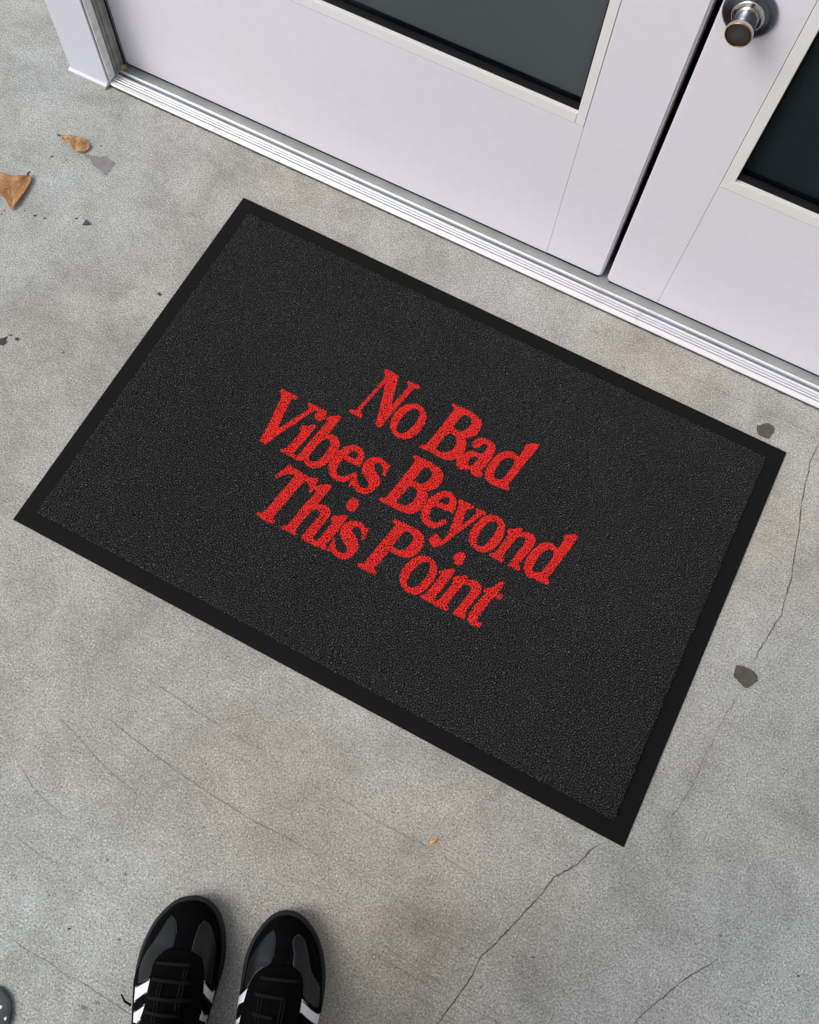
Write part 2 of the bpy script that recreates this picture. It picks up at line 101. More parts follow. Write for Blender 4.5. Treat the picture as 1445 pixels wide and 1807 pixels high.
    ('i', [[(-61.1,-57.2),(-56.5,-55.8),(-51.8,-59),(-49.3,-67.1),(-50.5,-72.9),(-54.6,-76.2),(-60.4,-76.2),(-64.2,-72),(-65.6,-67),(-64,-60.9)], [(-74.2,-98.1),(-72.6,-93.1),(-60.6,-84.8),(-54.4,-84.4),(-54.6,-93.8),(-56.4,-108.1),(-59.2,-123.9),(-61.8,-132.4),(-60.8,-134.9),(-58.3,-137.6),(-59.5,-140.7),(-72.5,-141.7),(-91.6,-142.3),(-93.7,-140.4),(-86.4,-134.4),(-78.2,-135.1),(-75.4,-134.1),(-72.8,-129.2),(-71.4,-116.1),(-69.2,-102.7),(-70.8,-99.9)]]),
    ('s', [[(-42.8,-85.2),(-36,-83.3),(-29.4,-84.8),(-25.7,-88),(-23.5,-85.8),(-20.4,-85.6),(-20.2,-92.7),(-19.4,-103),(-22.4,-104.6),(-24.5,-99.1),(-28.2,-94),(-33.8,-90.8),(-38.3,-91.7),(-40.9,-95.7),(-38.7,-100.6),(-32.3,-104.3),(-25.8,-109),(-21.7,-113.9),(-20.1,-121.1),(-21.9,-130.1),(-25.2,-136.4),(-30.5,-140.7),(-37.5,-142),(-45.1,-140.5),(-50.6,-137.5),(-53.7,-140.6),(-56.3,-139.5),(-56.5,-130.5),(-56.8,-119.5),(-54.5,-120.3),(-51.4,-125.8),(-47.2,-131.6),(-41.6,-134.6),(-36.1,-134.2),(-32.3,-130.6),(-32.9,-125.9),(-36.2,-121.7),(-44.6,-117.1),(-51.5,-111.6),(-54.7,-104.1),(-53.7,-95.4),(-49.5,-89)]]),
    ('P', [[(3.3,-56.6),(13.9,-56.6),(27.9,-55.7),(39.9,-56.5),(48,-59.2),(52.8,-64.8),(55,-72.8),(54.3,-82.3),(50.4,-91.4),(45,-97.3),(37.9,-100.1),(26.9,-101),(18.1,-101.7),(16.2,-109.8),(13.8,-123.1),(11.7,-130.7),(12.8,-133.6),(17.7,-135.4),(16.5,-140.5),(7.8,-140.2),(-3.6,-140.4),(-10.5,-140.1),(-10.1,-135.4),(-3.3,-132.2),(-1.3,-118.2),(1.6,-100.5),(5.3,-82.2),(8.5,-64.6),(6.9,-63.4),(1.7,-61)], [(24.3,-65.3),(29.4,-64.1),(36.4,-66.5),(39.4,-72.1),(38.9,-80.4),(35.7,-88.7),(31.9,-92.5),(26,-93.9),(19.2,-93),(20,-84.5),(21.8,-73.3)]]),
    ('o', [[(62.1,-84.6),(69.8,-83),(78.2,-84.5),(84.4,-89.2),(88,-95.2),(89.7,-104.2),(88.9,-114.5),(86.2,-125.7),(81.5,-134.7),(75.3,-139),(67.7,-140.6),(57.8,-138),(50.9,-132.9),(47.2,-126),(45.7,-116.9),(46.8,-106.3),(50.2,-96.5),(55.8,-89)], [(68.2,-90.9),(73.5,-90),(77,-94.1),(78.8,-102.1),(78.3,-112.3),(75,-123.9),(71.1,-130.9),(65.7,-133.3),(60.6,-131.6),(58.1,-126.1),(57.5,-117.5),(59.3,-106.6),(62.7,-96.8)]]),
    ('i', [[(102.7,-57),(107.7,-55.3),(112.3,-59.1),(113.7,-67.1),(111.9,-73.1),(107.4,-75.8),(101.6,-73.6),(98.6,-67.7),(99.2,-61.8)], [(90.7,-96.3),(92,-91.9),(105.8,-82),(109.1,-82.7),(108.2,-93.7),(105.4,-111.3),(102.1,-127.7),(101.9,-132),(104.3,-134.4),(111.2,-131.9),(113.9,-137.2),(106.3,-138.2),(83,-138.5),(84.3,-134.2),(88.6,-131.2),(91.1,-120.1),(94.8,-99.7),(93.3,-98)]]),
    ('n', [[(110.3,-94.4),(112.6,-90.8),(124.8,-82.4),(128.5,-82.8),(127.7,-88.2),(134.9,-83.8),(142.5,-82.7),(149.6,-86.3),(152.5,-94.6),(150.3,-107.9),(147.3,-120.5),(146.5,-129.3),(148.8,-132.9),(149.1,-138.1),(140.9,-137.8),(132.1,-138.3),(134.5,-127.3),(138.3,-109.5),(139.6,-100.3),(139.5,-95.4),(134.8,-93),(129.5,-94),(126.1,-98.9),(124,-111.1),(121,-126.1),(120.7,-131.1),(124.7,-134.4),(124.1,-138.9),(116,-139),(105.6,-139.2),(104.5,-134.7),(108.6,-129.1),(110.2,-118.5),(114,-100.5),(113.2,-96.6)]]),
    ('t', [[(171.2,-66.1),(175.1,-67.1),(174.5,-76.7),(172.7,-83.7),(181,-84.2),(180.4,-91.2),(172.1,-90.8),(169.6,-95.2),(167.4,-109.7),(164.8,-125.5),(165.3,-131.3),(167.6,-132.4),(172.9,-130.8),(172,-137.8),(166.1,-139.8),(159,-139.4),(153,-135.5),(151.5,-129),(152.8,-117.5),(155.8,-102.6),(159.4,-90.9),(154.3,-91.2),(155.4,-87.5),(163,-81.6),(166.6,-74.7)]]),
]

def poly_dist(P, Q):
    """distance from points P (n,2) to closed polygon Q, positive inside"""
    P=np.asarray(P,float);Q=np.asarray(Q,float)
    A=Q;B=np.roll(Q,-1,0);best=np.full(len(P),1e9);ins=np.zeros(len(P),bool)
    for a,b in zip(A,B):
        ab=b-a;t=np.clip(((P-a)@ab)/(ab@ab+1e-18),0,1)
        best=np.minimum(best,np.hypot(*(P-a-t[:,None]*ab).T))
        c=(a[1]>P[:,1])!=(b[1]>P[:,1])
        with np.errstate(divide='ignore',invalid='ignore'):
            xi=(b[0]-a[0])*(P[:,1]-a[1])/(b[1]-a[1])+a[0]
        ins^=c&(P[:,0]<xi)
    return np.where(ins,best,-best)
def smooth_poly(Q,n=2):
    Q=np.asarray(Q,float)
    for _ in range(n):
        R=np.roll(Q,-1,0);Q=np.stack([.75*Q+.25*R,.25*Q+.75*R],1).reshape(-1,2)
    return Q
HS=[0,.03,.055,.075,.10,.13,.17,.21,.25,.30]
HZ=[.040,.045,.052,.064,.078,.090,.104,.108,.100,.092]
Z0=.021
def shoe_height(P, outline):
    P=np.asarray(P,float)
    s=-P[:,1]
    H=np.interp(s,HS,HZ)
    w=np.interp(s,[0,.05,.1,.16,.29],[.040,.042,.044,.040,.034])
    pw=np.interp(s,[0,.05,.1,.2],[2.3,2.2,1.8,1.7])
    d=poly_dist(P,outline)-np.interp(s,[.065,.095],[.006,.0008])      # the upper starts inside the welt
    r=np.clip(d/w,0,1)
    z=Z0+(H-Z0)*(1-(1-r)**pw)**(1/pw)
    return np.where(d<0,Z0-.002,z)

WARM = [(0.228, -0.918, 0.17, 1.0), (0.056, -0.848, 0.14, 0.6), (0.273, -0.781, 0.13, 0.6), (0.24, -0.051, 0.12, 0.8), (0.455, -0.199, 0.11, 0.7), (-0.36, 0.013, 0.12, 0.6), (0.368, -0.819, 0.1, 0.5)]  # warm blotches; those by the shoes paint in the person's shade
COOL = [(-0.859, -0.034, 0.2, 0.9), (-0.679, -0.202, 0.16, 0.9), (-0.657, -0.354, 0.08, 0.8), (-0.123, -1.124, 0.2, 1.0), (0.688, -0.738, 0.25, 1.0), (0.562, -0.842, 0.14, 0.8), (0.616, -0.424, 0.13, 0.6), (-0.179, -0.839, 0.1, 0.3)]  # cool blotches; the lower left ones paint in bluish sky light
DIRT_SHADE = [(0.268, -0.863, 0.03, 0.8), (0.258, -0.916, 0.08, 0.5), (-0.478, -0.399, 0.05, 0.5), (-0.479, -0.441, 0.045, 0.5), (-0.84, 0.018, 0.07, 0.35), (0.022, -0.083, 0.03, 0.3), (-0.452, -0.076, 0.035, 0.4), (-0.02, -0.787, 0.05, 0.35), (-0.092, -0.91, 0.06, 0.35), (0.452, -0.703, 0.05, 0.3), (0.262, -0.039, 0.04, 0.4), (-0.592, -0.418, 0.05, 0.5), (-0.513, -0.572, 0.05, 0.5), (0.422, -0.178, 0.04, 0.3), (0.667, -0.679, 0.05, 0.35), (-0.124, -0.753, 0.03, 0.3), (0.125, -0.857, 0.05, 0.35)]  # dark blotches: floor dirt, and the person's shade painted beside the shoes


# ------------------------------------------------------------------ helpers
def tag(o, label=None, cat=None, group=None, kind=None):
    if label: o['label'] = label
    if cat: o['category'] = cat
    if group: o['group'] = group
    if kind: o['kind'] = kind
    return o
def empty(name, loc=(0, 0, 0), rz=0.0):
    o = bpy.data.objects.new(name, None); COL.objects.link(o)
    o.location = loc; o.rotation_euler = (0, 0, rz); o.empty_display_size = 0.05
    return o
def link(name, me, mat, parent=None, smooth=False):
    o = bpy.data.objects.new(name, me); COL.objects.link(o)
    if mat: me.materials.append(mat)
    if parent: o.parent = parent
    if smooth: me.shade_smooth()
    return o
def from_bm(name, bm, mat, parent=None, smooth=False):
    me = bpy.data.meshes.new(name); bmesh.ops.recalc_face_normals(bm, faces=bm.faces[:]); bm.to_mesh(me); bm.free()
    return link(name, me, mat, parent, smooth)
def from_py(name, V, F, mat, parent=None, smooth=False):
    me = bpy.data.meshes.new(name); me.from_pydata([tuple(map(float, v)) for v in V], [], F); me.update()
    return link(name, me, mat, parent, smooth)

def nodes(name):
    m = bpy.data.materials.new(name); m.use_nodes = True
    nt = m.node_tree; b = nt.nodes['Principled BSDF']
    return m, nt, b
def N(nt, t, **kw):
    n = nt.nodes.new(t)
    for k, v in kw.items():
        if k in n.inputs: n.inputs[k].default_value = v
        else: setattr(n, k, v)
    return n
def noise(nt, scale, detail=3, rough=0.5, coord='Object', dist=0.0, stretch=None):
    tc = N(nt, 'ShaderNodeTexCoord'); n = N(nt, 'ShaderNodeTexNoise')
    n.inputs['Scale'].default_value = scale; n.inputs['Detail'].default_value = detail
    n.inputs['Roughness'].default_value = rough; n.inputs['Distortion'].default_value = dist
    if stretch:
        mp = N(nt, 'ShaderNodeMapping'); mp.inputs['Scale'].default_value = stretch
        nt.links.new(tc.outputs[coord], mp.inputs[0]); nt.links.new(mp.outputs[0], n.inputs['Vector'])
    else: nt.links.new(tc.outputs[coord], n.inputs['Vector'])
    return n
def ramp(nt, src, stops):
    r = N(nt, 'ShaderNodeValToRGB'); e = r.color_ramp.elements
    while len(e) < len(stops): e.new(0.5)
    for el, (p, c) in zip(e, stops):
        el.position = p; el.color = (*c, 1) if len(c) == 3 else c
    nt.links.new(src, r.inputs[0]); return r
def mix(nt, a, b, fac, mode='MIX'):
    m = N(nt, 'ShaderNodeMix'); m.data_type = 'RGBA'; m.blend_type = mode
    def put(sock, v):
        if isinstance(v, bpy.types.NodeSocket): nt.links.new(v, sock)
        elif isinstance(v, (int, float)): sock.default_value = v
        else: sock.default_value = (*v, 1)
    put(m.inputs[0], fac); put(m.inputs[6], a); put(m.inputs[7], b)
    return m.outputs[2]
def bump(nt, b, h, strength=0.3, dist=0.001):
    bp = N(nt, 'ShaderNodeBump'); bp.inputs['Strength'].default_value = strength; bp.inputs['Distance'].default_value = dist
    nt.links.new(h, bp.inputs['Height']); nt.links.new(bp.outputs[0], b.inputs['Normal']); return bp
def flat(name, col, rough=0.5, metal=0.0, var=0.06, scale=30, bstr=0.0, bscale=400, spec=0.5, coat=0.0):
    m, nt, b = nodes(name)
    n = noise(nt, scale, 4)
    r = ramp(nt, n.outputs['Fac'], [(0.3, tuple(c*(1-var) for c in col)), (0.7, tuple(min(1, c*(1+var)) for c in col))])
    nt.links.new(r.outputs[0], b.inputs['Base Color'])
    b.inputs['Roughness'].default_value = rough; b.inputs['Metallic'].default_value = metal
    b.inputs['Specular IOR Level'].default_value = spec
    if coat: b.inputs['Coat Weight'].default_value = coat; b.inputs['Coat Roughness'].default_value = 0.2
    if bstr: bump(nt, b, noise(nt, bscale, 2).outputs['Fac'], bstr, 0.0005)
    return m

# ------------------------------------------------------------------ materials
def mat_concrete(name='concrete', tint=(1, 1, 1)):
    m, nt, b = nodes(name)
    big = noise(nt, 1.7, 3, 0.5, dist=0.3)
    mid = noise(nt, 11, 6, 0.66, dist=0.35)
    fine = noise(nt, 75, 4, 0.6)
    grain = noise(nt, 430, 2, 0.75)
    wob = noise(nt, 7, 4, 0.65)
    tc = N(nt, 'ShaderNodeTexCoord')
    # ragged blotches: slab stains, plus person's shade and cool sky light painted in
    wv = N(nt, 'ShaderNodeVectorMath', operation='SUBTRACT'); wv.inputs[1].default_value = (0.5, 0.5, 0.5); nt.links.new(wob.outputs['Color'], wv.inputs[0])
    ws = N(nt, 'ShaderNodeVectorMath', operation='SCALE'); ws.inputs['Scale'].default_value = 0.16; nt.links.new(wv.outputs[0], ws.inputs[0])
    wa = N(nt, 'ShaderNodeVectorMath', operation='ADD'); nt.links.new(tc.outputs['Object'], wa.inputs[0]); nt.links.new(ws.outputs[0], wa.inputs[1])
    flat_ = N(nt, 'ShaderNodeVectorMath', operation='MULTIPLY'); flat_.inputs[1].default_value = (1, 1, 0); nt.links.new(wa.outputs[0], flat_.inputs[0])
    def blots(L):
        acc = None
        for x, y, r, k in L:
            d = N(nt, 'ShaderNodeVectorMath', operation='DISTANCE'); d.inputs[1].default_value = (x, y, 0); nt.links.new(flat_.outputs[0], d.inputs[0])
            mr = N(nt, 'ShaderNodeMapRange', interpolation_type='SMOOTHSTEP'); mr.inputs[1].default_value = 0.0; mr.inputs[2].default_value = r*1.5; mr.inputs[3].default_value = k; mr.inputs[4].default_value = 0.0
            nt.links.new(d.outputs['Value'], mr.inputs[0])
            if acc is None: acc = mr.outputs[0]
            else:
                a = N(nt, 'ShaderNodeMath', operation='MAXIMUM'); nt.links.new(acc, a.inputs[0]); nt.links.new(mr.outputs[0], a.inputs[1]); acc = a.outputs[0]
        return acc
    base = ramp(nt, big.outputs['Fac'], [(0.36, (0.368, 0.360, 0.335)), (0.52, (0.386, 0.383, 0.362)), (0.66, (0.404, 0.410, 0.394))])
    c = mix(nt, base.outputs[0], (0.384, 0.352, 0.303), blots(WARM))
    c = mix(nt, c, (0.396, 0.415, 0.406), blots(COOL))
    c = mix(nt, c, mix(nt, c, (0.70, 0.69, 0.67), 1.0, 'MULTIPLY'), blots(DIRT_SHADE))
    c = mix(nt, c, ramp(nt, mid.outputs['Fac'], [(0.30, (0.76, 0.755, 0.745)), (0.5, (0.98, 0.98, 0.98)), (0.70, (1.15, 1.155, 1.16))]).outputs[0], 1.0, 'MULTIPLY')
    c = mix(nt, c, ramp(nt, fine.outputs['Fac'], [(0.3, (0.90, 0.90, 0.895)), (0.7, (1.09, 1.09, 1.09))]).outputs[0], 1.0, 'MULTIPLY')
    c = mix(nt, c, ramp(nt, grain.outputs['Fac'], [(0.30, (0.34, 0.33, 0.32)), (0.45, (0.89, 0.89, 0.885)), (0.55, (1.06, 1.06, 1.06)), (0.70, (1.80, 1.81, 1.83))]).outputs[0], 1.0, 'MULTIPLY')
    # sparse dark specks
    sp = noise(nt, 95, 1, 0.5)
    c = mix(nt, c, (0.10, 0.095, 0.085), ramp(nt, sp.outputs['Fac'], [(0.775, (0, 0, 0)), (0.80, (0.75, 0.75, 0.75))]).outputs[0])
    nt.links.new(c, b.inputs['Base Color'])
    b.inputs['Roughness'].default_value = 0.78; b.inputs['Specular IOR Level'].default_value = 0.35
    # faint trowel direction
    tr = noise(nt, 16, 4, 0.6, stretch=(1.0, 9.0, 1.0))
    add = N(nt, 'ShaderNodeMath', operation='ADD')
    g2 = N(nt, 'ShaderNodeMath', operation='MULTIPLY'); g2.inputs[1].default_value = 0.6
    nt.links.new(grain.outputs['Fac'], g2.inputs[0]); nt.links.new(g2.outputs[0], add.inputs[0]); nt.links.new(tr.outputs['Fac'], add.inputs[1])
    bump(nt, b, add.outputs[0], 0.35, 0.0012)
    return m
M = {}
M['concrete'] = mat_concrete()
def mat_paint(name, col, dirt=0.05):
    m, nt, b = nodes(name)
    big = noise(nt, 2.2, 2, 0.5); fine = noise(nt, 55, 5, 0.7); scuff = noise(nt, 26, 6, 0.75, dist=1.5)
    c = ramp(nt, big.outputs['Fac'], [(0.35, col), (0.68, (col[0]*0.97, col[1]*1.0, col[2]*0.91))]).outputs[0]
    c = mix(nt, c, ramp(nt, fine.outputs['Fac'], [(0.35, (0.97, 0.97, 0.965)), (0.6, (1, 1, 1))]).outputs[0], 1.0, 'MULTIPLY')
    c = mix(nt, c, (0.42, 0.40, 0.38), ramp(nt, scuff.outputs['Fac'], [(0.70, (0, 0, 0)), (0.80, (dirt*6, dirt*6, dirt*6))]).outputs[0])
    nt.links.new(c, b.inputs['Base Color']); b.inputs['Roughness'].default_value = 0.42
    bump(nt, b, noise(nt, 240, 3).outputs['Fac'], 0.06, 0.0004)
    return m
M['door_paint'] = mat_paint('door_paint', (0.775, 0.748, 0.850))
M['post_paint'] = mat_paint('post_paint', (0.66, 0.66, 0.77))
M['bead_paint'] = mat_paint('bead_paint', (0.80, 0.79, 0.825))
M['strip'] = flat('weather_strip_vinyl', (0.80, 0.80, 0.77), 0.6, var=0.18, scale=60, bstr=0.2)
M['channel'] = flat('grey_weather_strip', (0.27, 0.255, 0.245), 0.7, var=0.35, scale=40, bstr=0.3)
M['rubber_black'] = flat('black_rubber_seal', (0.008, 0.008, 0.010), 0.7, var=0.2, spec=0.15)
def mat_alu():
    m, nt, b = nodes('brushed_aluminium')
    n = noise(nt, 30, 4, 0.6, stretch=(0.3, 30, 30)); d = noise(nt, 18, 5, 0.7)
    c = ramp(nt, n.outputs['Fac'], [(0.3, (0.84, 0.84, 0.86)), (0.7, (0.95, 0.95, 0.96))]).outputs[0]
    c = mix(nt, c, (0.33, 0.31, 0.28), ramp(nt, d.outputs['Fac'], [(0.60, (0, 0, 0)), (0.78, (0.55, 0.55, 0.55))]).outputs[0])
    nt.links.new(c, b.inputs['Base Color']); b.inputs['Metallic'].default_value = 0.35; b.inputs['Roughness'].default_value = 0.36
    return m
M['alu'] = mat_alu()
M['alu_groove_shade'] = flat('groove_shade', (0.05, 0.055, 0.06), 0.7, metal=0.0, var=0.2)  # blackened so the shade between the ridges is held in the colour
M['chrome'] = flat('polished_chrome', (0.62, 0.60, 0.57), 0.12, metal=1.0, var=0.05)
M['rosette'] = flat('dark_brushed_steel', (0.16, 0.18, 0.22), 0.28, metal=1.0, var=0.15, scale=80)
M['cap'] = flat('worn_dark_knob_face', (0.045, 0.041, 0.039), 0.45, metal=0.4, var=0.15, scale=120)
M['brass'] = flat('worn_brass_ring', (0.55, 0.36, 0.18), 0.3, metal=1.0, var=0.1)
def mat_glass():
    m, nt, b = nodes('tinted_glass')
    b.inputs['Base Color'].default_value = (0.55, 0.60, 0.62, 1); b.inputs['Roughness'].default_value = 0.22
    b.inputs['Transmission Weight'].default_value = 1.0; b.inputs['IOR'].default_value = 1.22
    return m
M['glass'] = mat_glass()
M['tone_panel'] = flat('grey_reflection_tone', (0.36, 0.37, 0.37), 0.9, var=0.05, scale=8)  # grey of the left pane's reflection, for the added panel
M['tone_panel_teal'] = flat('dark_teal_room_tone', (0.060, 0.088, 0.098), 0.9, var=0.25, scale=5)  # tone of the dark room, for the panel added on the right
M['dark_room'] = flat('dark_interior', (0.05, 0.06, 0.062), 0.9)
M['plaster'] = flat('white_wall_plaster', (0.62, 0.60, 0.58), 0.85, var=0.05, scale=6, bstr=0.3, bscale=120)
M['rubber_mat'] = flat('black_mat_rubber', (0.0065, 0.0067, 0.0068), 0.8, var=0.12, scale=300, bstr=0.25, bscale=900, spec=0.12)
def mat_pile(name, red):
    m, nt, b = nodes(name)
    at = N(nt, 'ShaderNodeAttribute', attribute_name='fibre')     # tuft colour: part random, part darker where the pile is low
    tp = N(nt, 'ShaderNodeAttribute', attribute_name='tip')       # 0 at the root, 1 at the tip
    if red:
        c = ramp(nt, at.outputs['Fac'], [(0.15, (0.42, 0.008, 0.008)), (0.5, (0.72, 0.024, 0.020)), (0.85, (0.86, 0.050, 0.042))]).outputs[0]
        c = mix(nt, (0.025, 0.010, 0.010), c, ramp(nt, tp.outputs['Fac'], [(0.32, (0, 0, 0)), (0.42, (1, 1, 1))]).outputs[0])   # print only takes on the tips
    else:
        c = ramp(nt, at.outputs['Fac'], [(0.20, (0.0045, 0.0045, 0.0047)), (0.47, (0.0135, 0.0135, 0.014)), (0.68, (0.043, 0.043, 0.044)), (0.94, (0.102, 0.102, 0.103))]).outputs[0]
        wide = noise(nt, 5, 3)
        c = mix(nt, c, ramp(nt, wide.outputs['Fac'], [(0.35, (0.92, 0.91, 0.89)), (0.65, (1.05, 1.05, 1.07))]).outputs[0], 1.0, 'MULTIPLY')
    nt.links.new(c, b.inputs['Base Color']); b.inputs['Roughness'].default_value = 0.85
    b.inputs['Specular IOR Level'].default_value = 0.08
    return m
M['pile'] = mat_pile('charcoal_pile', False); M['pile_red'] = mat_pile('red_printed_pile', True)
M['crack'] = flat('dark_crack', (0.085, 0.08, 0.072), 0.95, var=0.4, scale=200)
M['hair'] = flat('hairline_crack', (0.20, 0.19, 0.172), 0.95, var=0.35, scale=150)
M['grey_light'] = flat('bare_patch', (0.225, 0.22, 0.218), 0.9, var=0.10, scale=90, bstr=0.3)
M['olive'] = flat('old_filler', (0.085, 0.083, 0.068), 0.85, var=0.18, scale=120, bstr=0.4)
M['dark'] = flat('dark_pit', (0.05, 0.047, 0.040), 0.9, var=0.4, scale=200, bstr=0.4)
M['lip'] = flat('pale_broken_edge', (0.47, 0.47, 0.46), 0.85, var=0.2, scale=200)
M['crumb'] = flat('black_crumb', (0.012, 0.011, 0.010), 0.6, var=0.3)
M['shard'] = flat('dark_grey_shard', (0.07, 0.07, 0.07), 0.6, var=0.4, scale=300)
M['seed'] = flat('orange_seed', (0.75, 0.36, 0.10), 0.5, var=0.15, scale=300)
M['stem'] = flat('leaf_stem', (0.03, 0.018, 0.010), 0.7)
M['stain'] = flat('rust_stain', (0.26, 0.21, 0.15), 0.9, var=0.2, scale=200)

# ------------------------------------------------------------------ ground
def ground():
    V = []; F = []
    xs = [-30, -6, -3, -1.5, 0, 1.5, 3, 6, 30]; ys = [-30, -8, -4, -2, -1, -0.5, 0, 0.06, 1, 3, 8, 30]
    for y in ys:
        for x in xs: V.append((x, y, 0))
    n = len(xs)
    for j in range(len(ys)-1):
        for i in range(n-1): a = j*n+i; F.append((a, a+1, a+n+1, a+n))
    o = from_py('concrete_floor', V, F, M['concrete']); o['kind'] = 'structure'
    tag(o, 'worn grey concrete floor with fine cracks and trowel lines'); return o
floor = ground()

def ribbon(pts, w, z=0.0003, jag=0.35):
    """ragged thin strip along pts (w in metres)"""
    P = [Vector((x, y)) for x, y in pts]; Q = []
    for a, b in zip(P[:-1], P[1:]):
        n = max(2, int((b-a).length/0.004))
        for k in range(n): Q.append(a.lerp(b, k/n))
    Q.append(P[-1]); V = []; F = []
    nn = len(Q); ph = random.random()*9
    for i, q in enumerate(Q):
        t = (Q[min(i+1, nn-1)]-Q[max(i-1, 0)]).normalized(); nrm = Vector((-t.y, t.x))
        q = q + nrm*random.uniform(-1, 1)*w*jag
        ww = w*(0.5+0.5*abs(math.sin(i*0.37+ph)))*random.uniform(0.55, 1.15)*min(1, (i+1)/5, (nn-i)/5)
        V.append((*(q+nrm*ww/2), z)); V.append((*(q-nrm*ww/2), z))
        if i: F.append((2*i-2, 2*i-1, 2*i+1, 2*i))
    return V, F
for w, s, pts in CRACKS:
    V, F = ribbon(pts, w*1e-3*(1.2 if s >= 0.8 else 1.0))
    o = from_py('crack', V, F, M['crack'] if s >= 0.85 else M['hair'], floor)

M['grime'] = flat('sill_grime', (0.10, 0.092, 0.08), 0.95, var=0.5, scale=120)
for x0, x1, w in ((-0.735, -0.60, 0.0030), (-0.61, -0.2, 0.0016), (-0.22, 0.20, 0.0012), (0.17, 0.60, 0.0016), (0.55, 0.97, 0.0018)):
    V, F = ribbon([(x0, -0.0064), (x1, -0.0064)], w, 0.0005, 0.25); from_py('sill_grime', V, F, M['grime'], floor)
M['scratch'] = flat('trowel_scratch', (0.285, 0.278, 0.262), 0.9, var=0.15, scale=60)
M['scratch_pale'] = flat('pale_scratch', (0.47, 0.47, 0.46), 0.9, var=0.1, scale=60)
sc_rng = random.Random(21)
for k in range(46):                      # shallow trowel arcs, mostly running parallel to the sill
    x = sc_rng.uniform(-0.55, 0.75); y = sc_rng.uniform(-1.15, -0.72) if k % 5 else sc_rng.uniform(-0.66, -0.05)
    if k % 5 == 0: x = sc_rng.choice((sc_rng.uniform(-0.95, -0.5), sc_rng.uniform(0.5, 0.75)))
    L = sc_rng.uniform(0.04, 0.16); a0 = math.radians(sc_rng.gauss(-4, 7)); cv = sc_rng.uniform(-1.2, 1.2)
    P = []
    for i in range(7):
        t = i/6*L; P.append((x+t*math.cos(a0+cv*t), y+t*math.sin(a0+cv*t)))
    V, F = ribbon(P, 0.0007, 0.00025, 0.2); from_py('trowel_mark', V, F, M['scratch_pale'] if k % 4 == 3 else M['scratch'], floor)
def rough_outline(pts, amp=0.0009, seg=0.0022):
    R = []
    n = len(pts)
    for i in range(n):
        a = Vector(pts[i]); b = Vector(pts[(i+1) % n]); k = max(1, int((b-a).length/seg))
        for j in range(k):
            q = a.lerp(b, j/k); R.append((q.x+random.uniform(-amp, amp), q.y+random.uniform(-amp, amp)))
    return R
def sheet(name, pts, z, mat, parent, dome=0.0):
    n = len(pts); c = Vector((sum(p[0] for p in pts)/n, sum(p[1] for p in pts)/n))
    bm = bmesh.new()
    vs_ = [bm.verts.new((x, y, z)) for x, y in pts]; f = bm.faces.new(vs_)
    bmesh.ops.triangulate(bm, faces=[f])
    bmesh.ops.recalc_face_normals(bm, faces=bm.faces[:])
    for f in bm.faces:
        if f.normal.z < 0: f.normal_flip()
    me = bpy.data.meshes.new(name); bm.to_mesh(me); bm.free()
    return link(name, me, mat, parent)
for key, pts in CHIPS:
    R = rough_outline(pts)
    c = np.mean(R, 0); big = [tuple(c+(np.array(q)-c)*1.0+(np.array(q)-c)/np.linalg.norm(np.array(q)-c)*0.0009*random.uniform(0.2, 1.3)) for q in R]
    lipo = sheet('chipped_patch', big, 0.0004, M['lip'], floor)
    sheet('bare_core', R, 0.0008, M[key], lipo)
for c, r, n in [((-0.0226, -1.1377), 0.004, 9), ((-0.0121, -1.1271), 0.0035, 8)]:
    sheet('rust_stain', rough_outline([(c[0]+r*math.cos(k/n*6.283)*random.uniform(.5, 1.2), c[1]+r*.6*math.sin(k/n*6.283)*random.uniform(.5, 1.2)) for k in range(n)], 0.0003, 0.001), 0.0004, M['stain'], floor)

# ------------------------------------------------------------------ building
def box(bm, x0, x1, y0, y1, z0, z1):
    vs_ = [bm.verts.new(p) for p in [(x0,y0,z0),(x1,y0,z0),(x1,y1,z0),(x0,y1,z0),(x0,y0,z1),(x1,y0,z1),(x1,y1,z1),(x0,y1,z1)]]
    for f in [(0,3,2,1),(4,5,6,7),(0,1,5,4),(1,2,6,5),(2,3,7,6),(3,0,4,7)]: bm.faces.new([vs_[i] for i in f])
def block(name, x0, x1, y0, y1, z0, z1, mat, parent=None, bev=0.0, org=(0, 0, 0), smooth=False):
    bm = bmesh.new(); box(bm, x0-org[0], x1-org[0], y0-org[1], y1-org[1], z0-org[2], z1-org[2])
    if bev: bmesh.ops.bevel(bm, geom=bm.edges[:], offset=bev, segments=2, affect='EDGES', profile=0.6)
    return from_bm(name, bm, mat, parent)
def prism(bm, prof, y0, y1):
    """closed outline in x,z pushed from y0 to y1"""
    n = len(prof); A = [bm.verts.new((x, y0, z)) for x, z in prof]; B = [bm.verts.new((x, y1, z)) for x, z in prof]
    bm.faces.new(A); bm.faces.new(B[::-1])
    for i in range(n): j = (i+1) % n; bm.faces.new((A[j], A[i], B[i], B[j]))
def corner(cx, cz, r, a0, a1, k=6):
    return [(cx+r*math.cos(math.radians(a0+(a1-a0)*i/k)), cz+r*math.sin(math.radians(a0+(a1-a0)*i/k))) for i in range(k+1)]

YD = 0.040; TH = 0.044
XL0, XL1, XR0, XR1 = -0.7288, 0.1150, 0.1243, 0.9708
ZB, ZT = 0.0095, 2.08

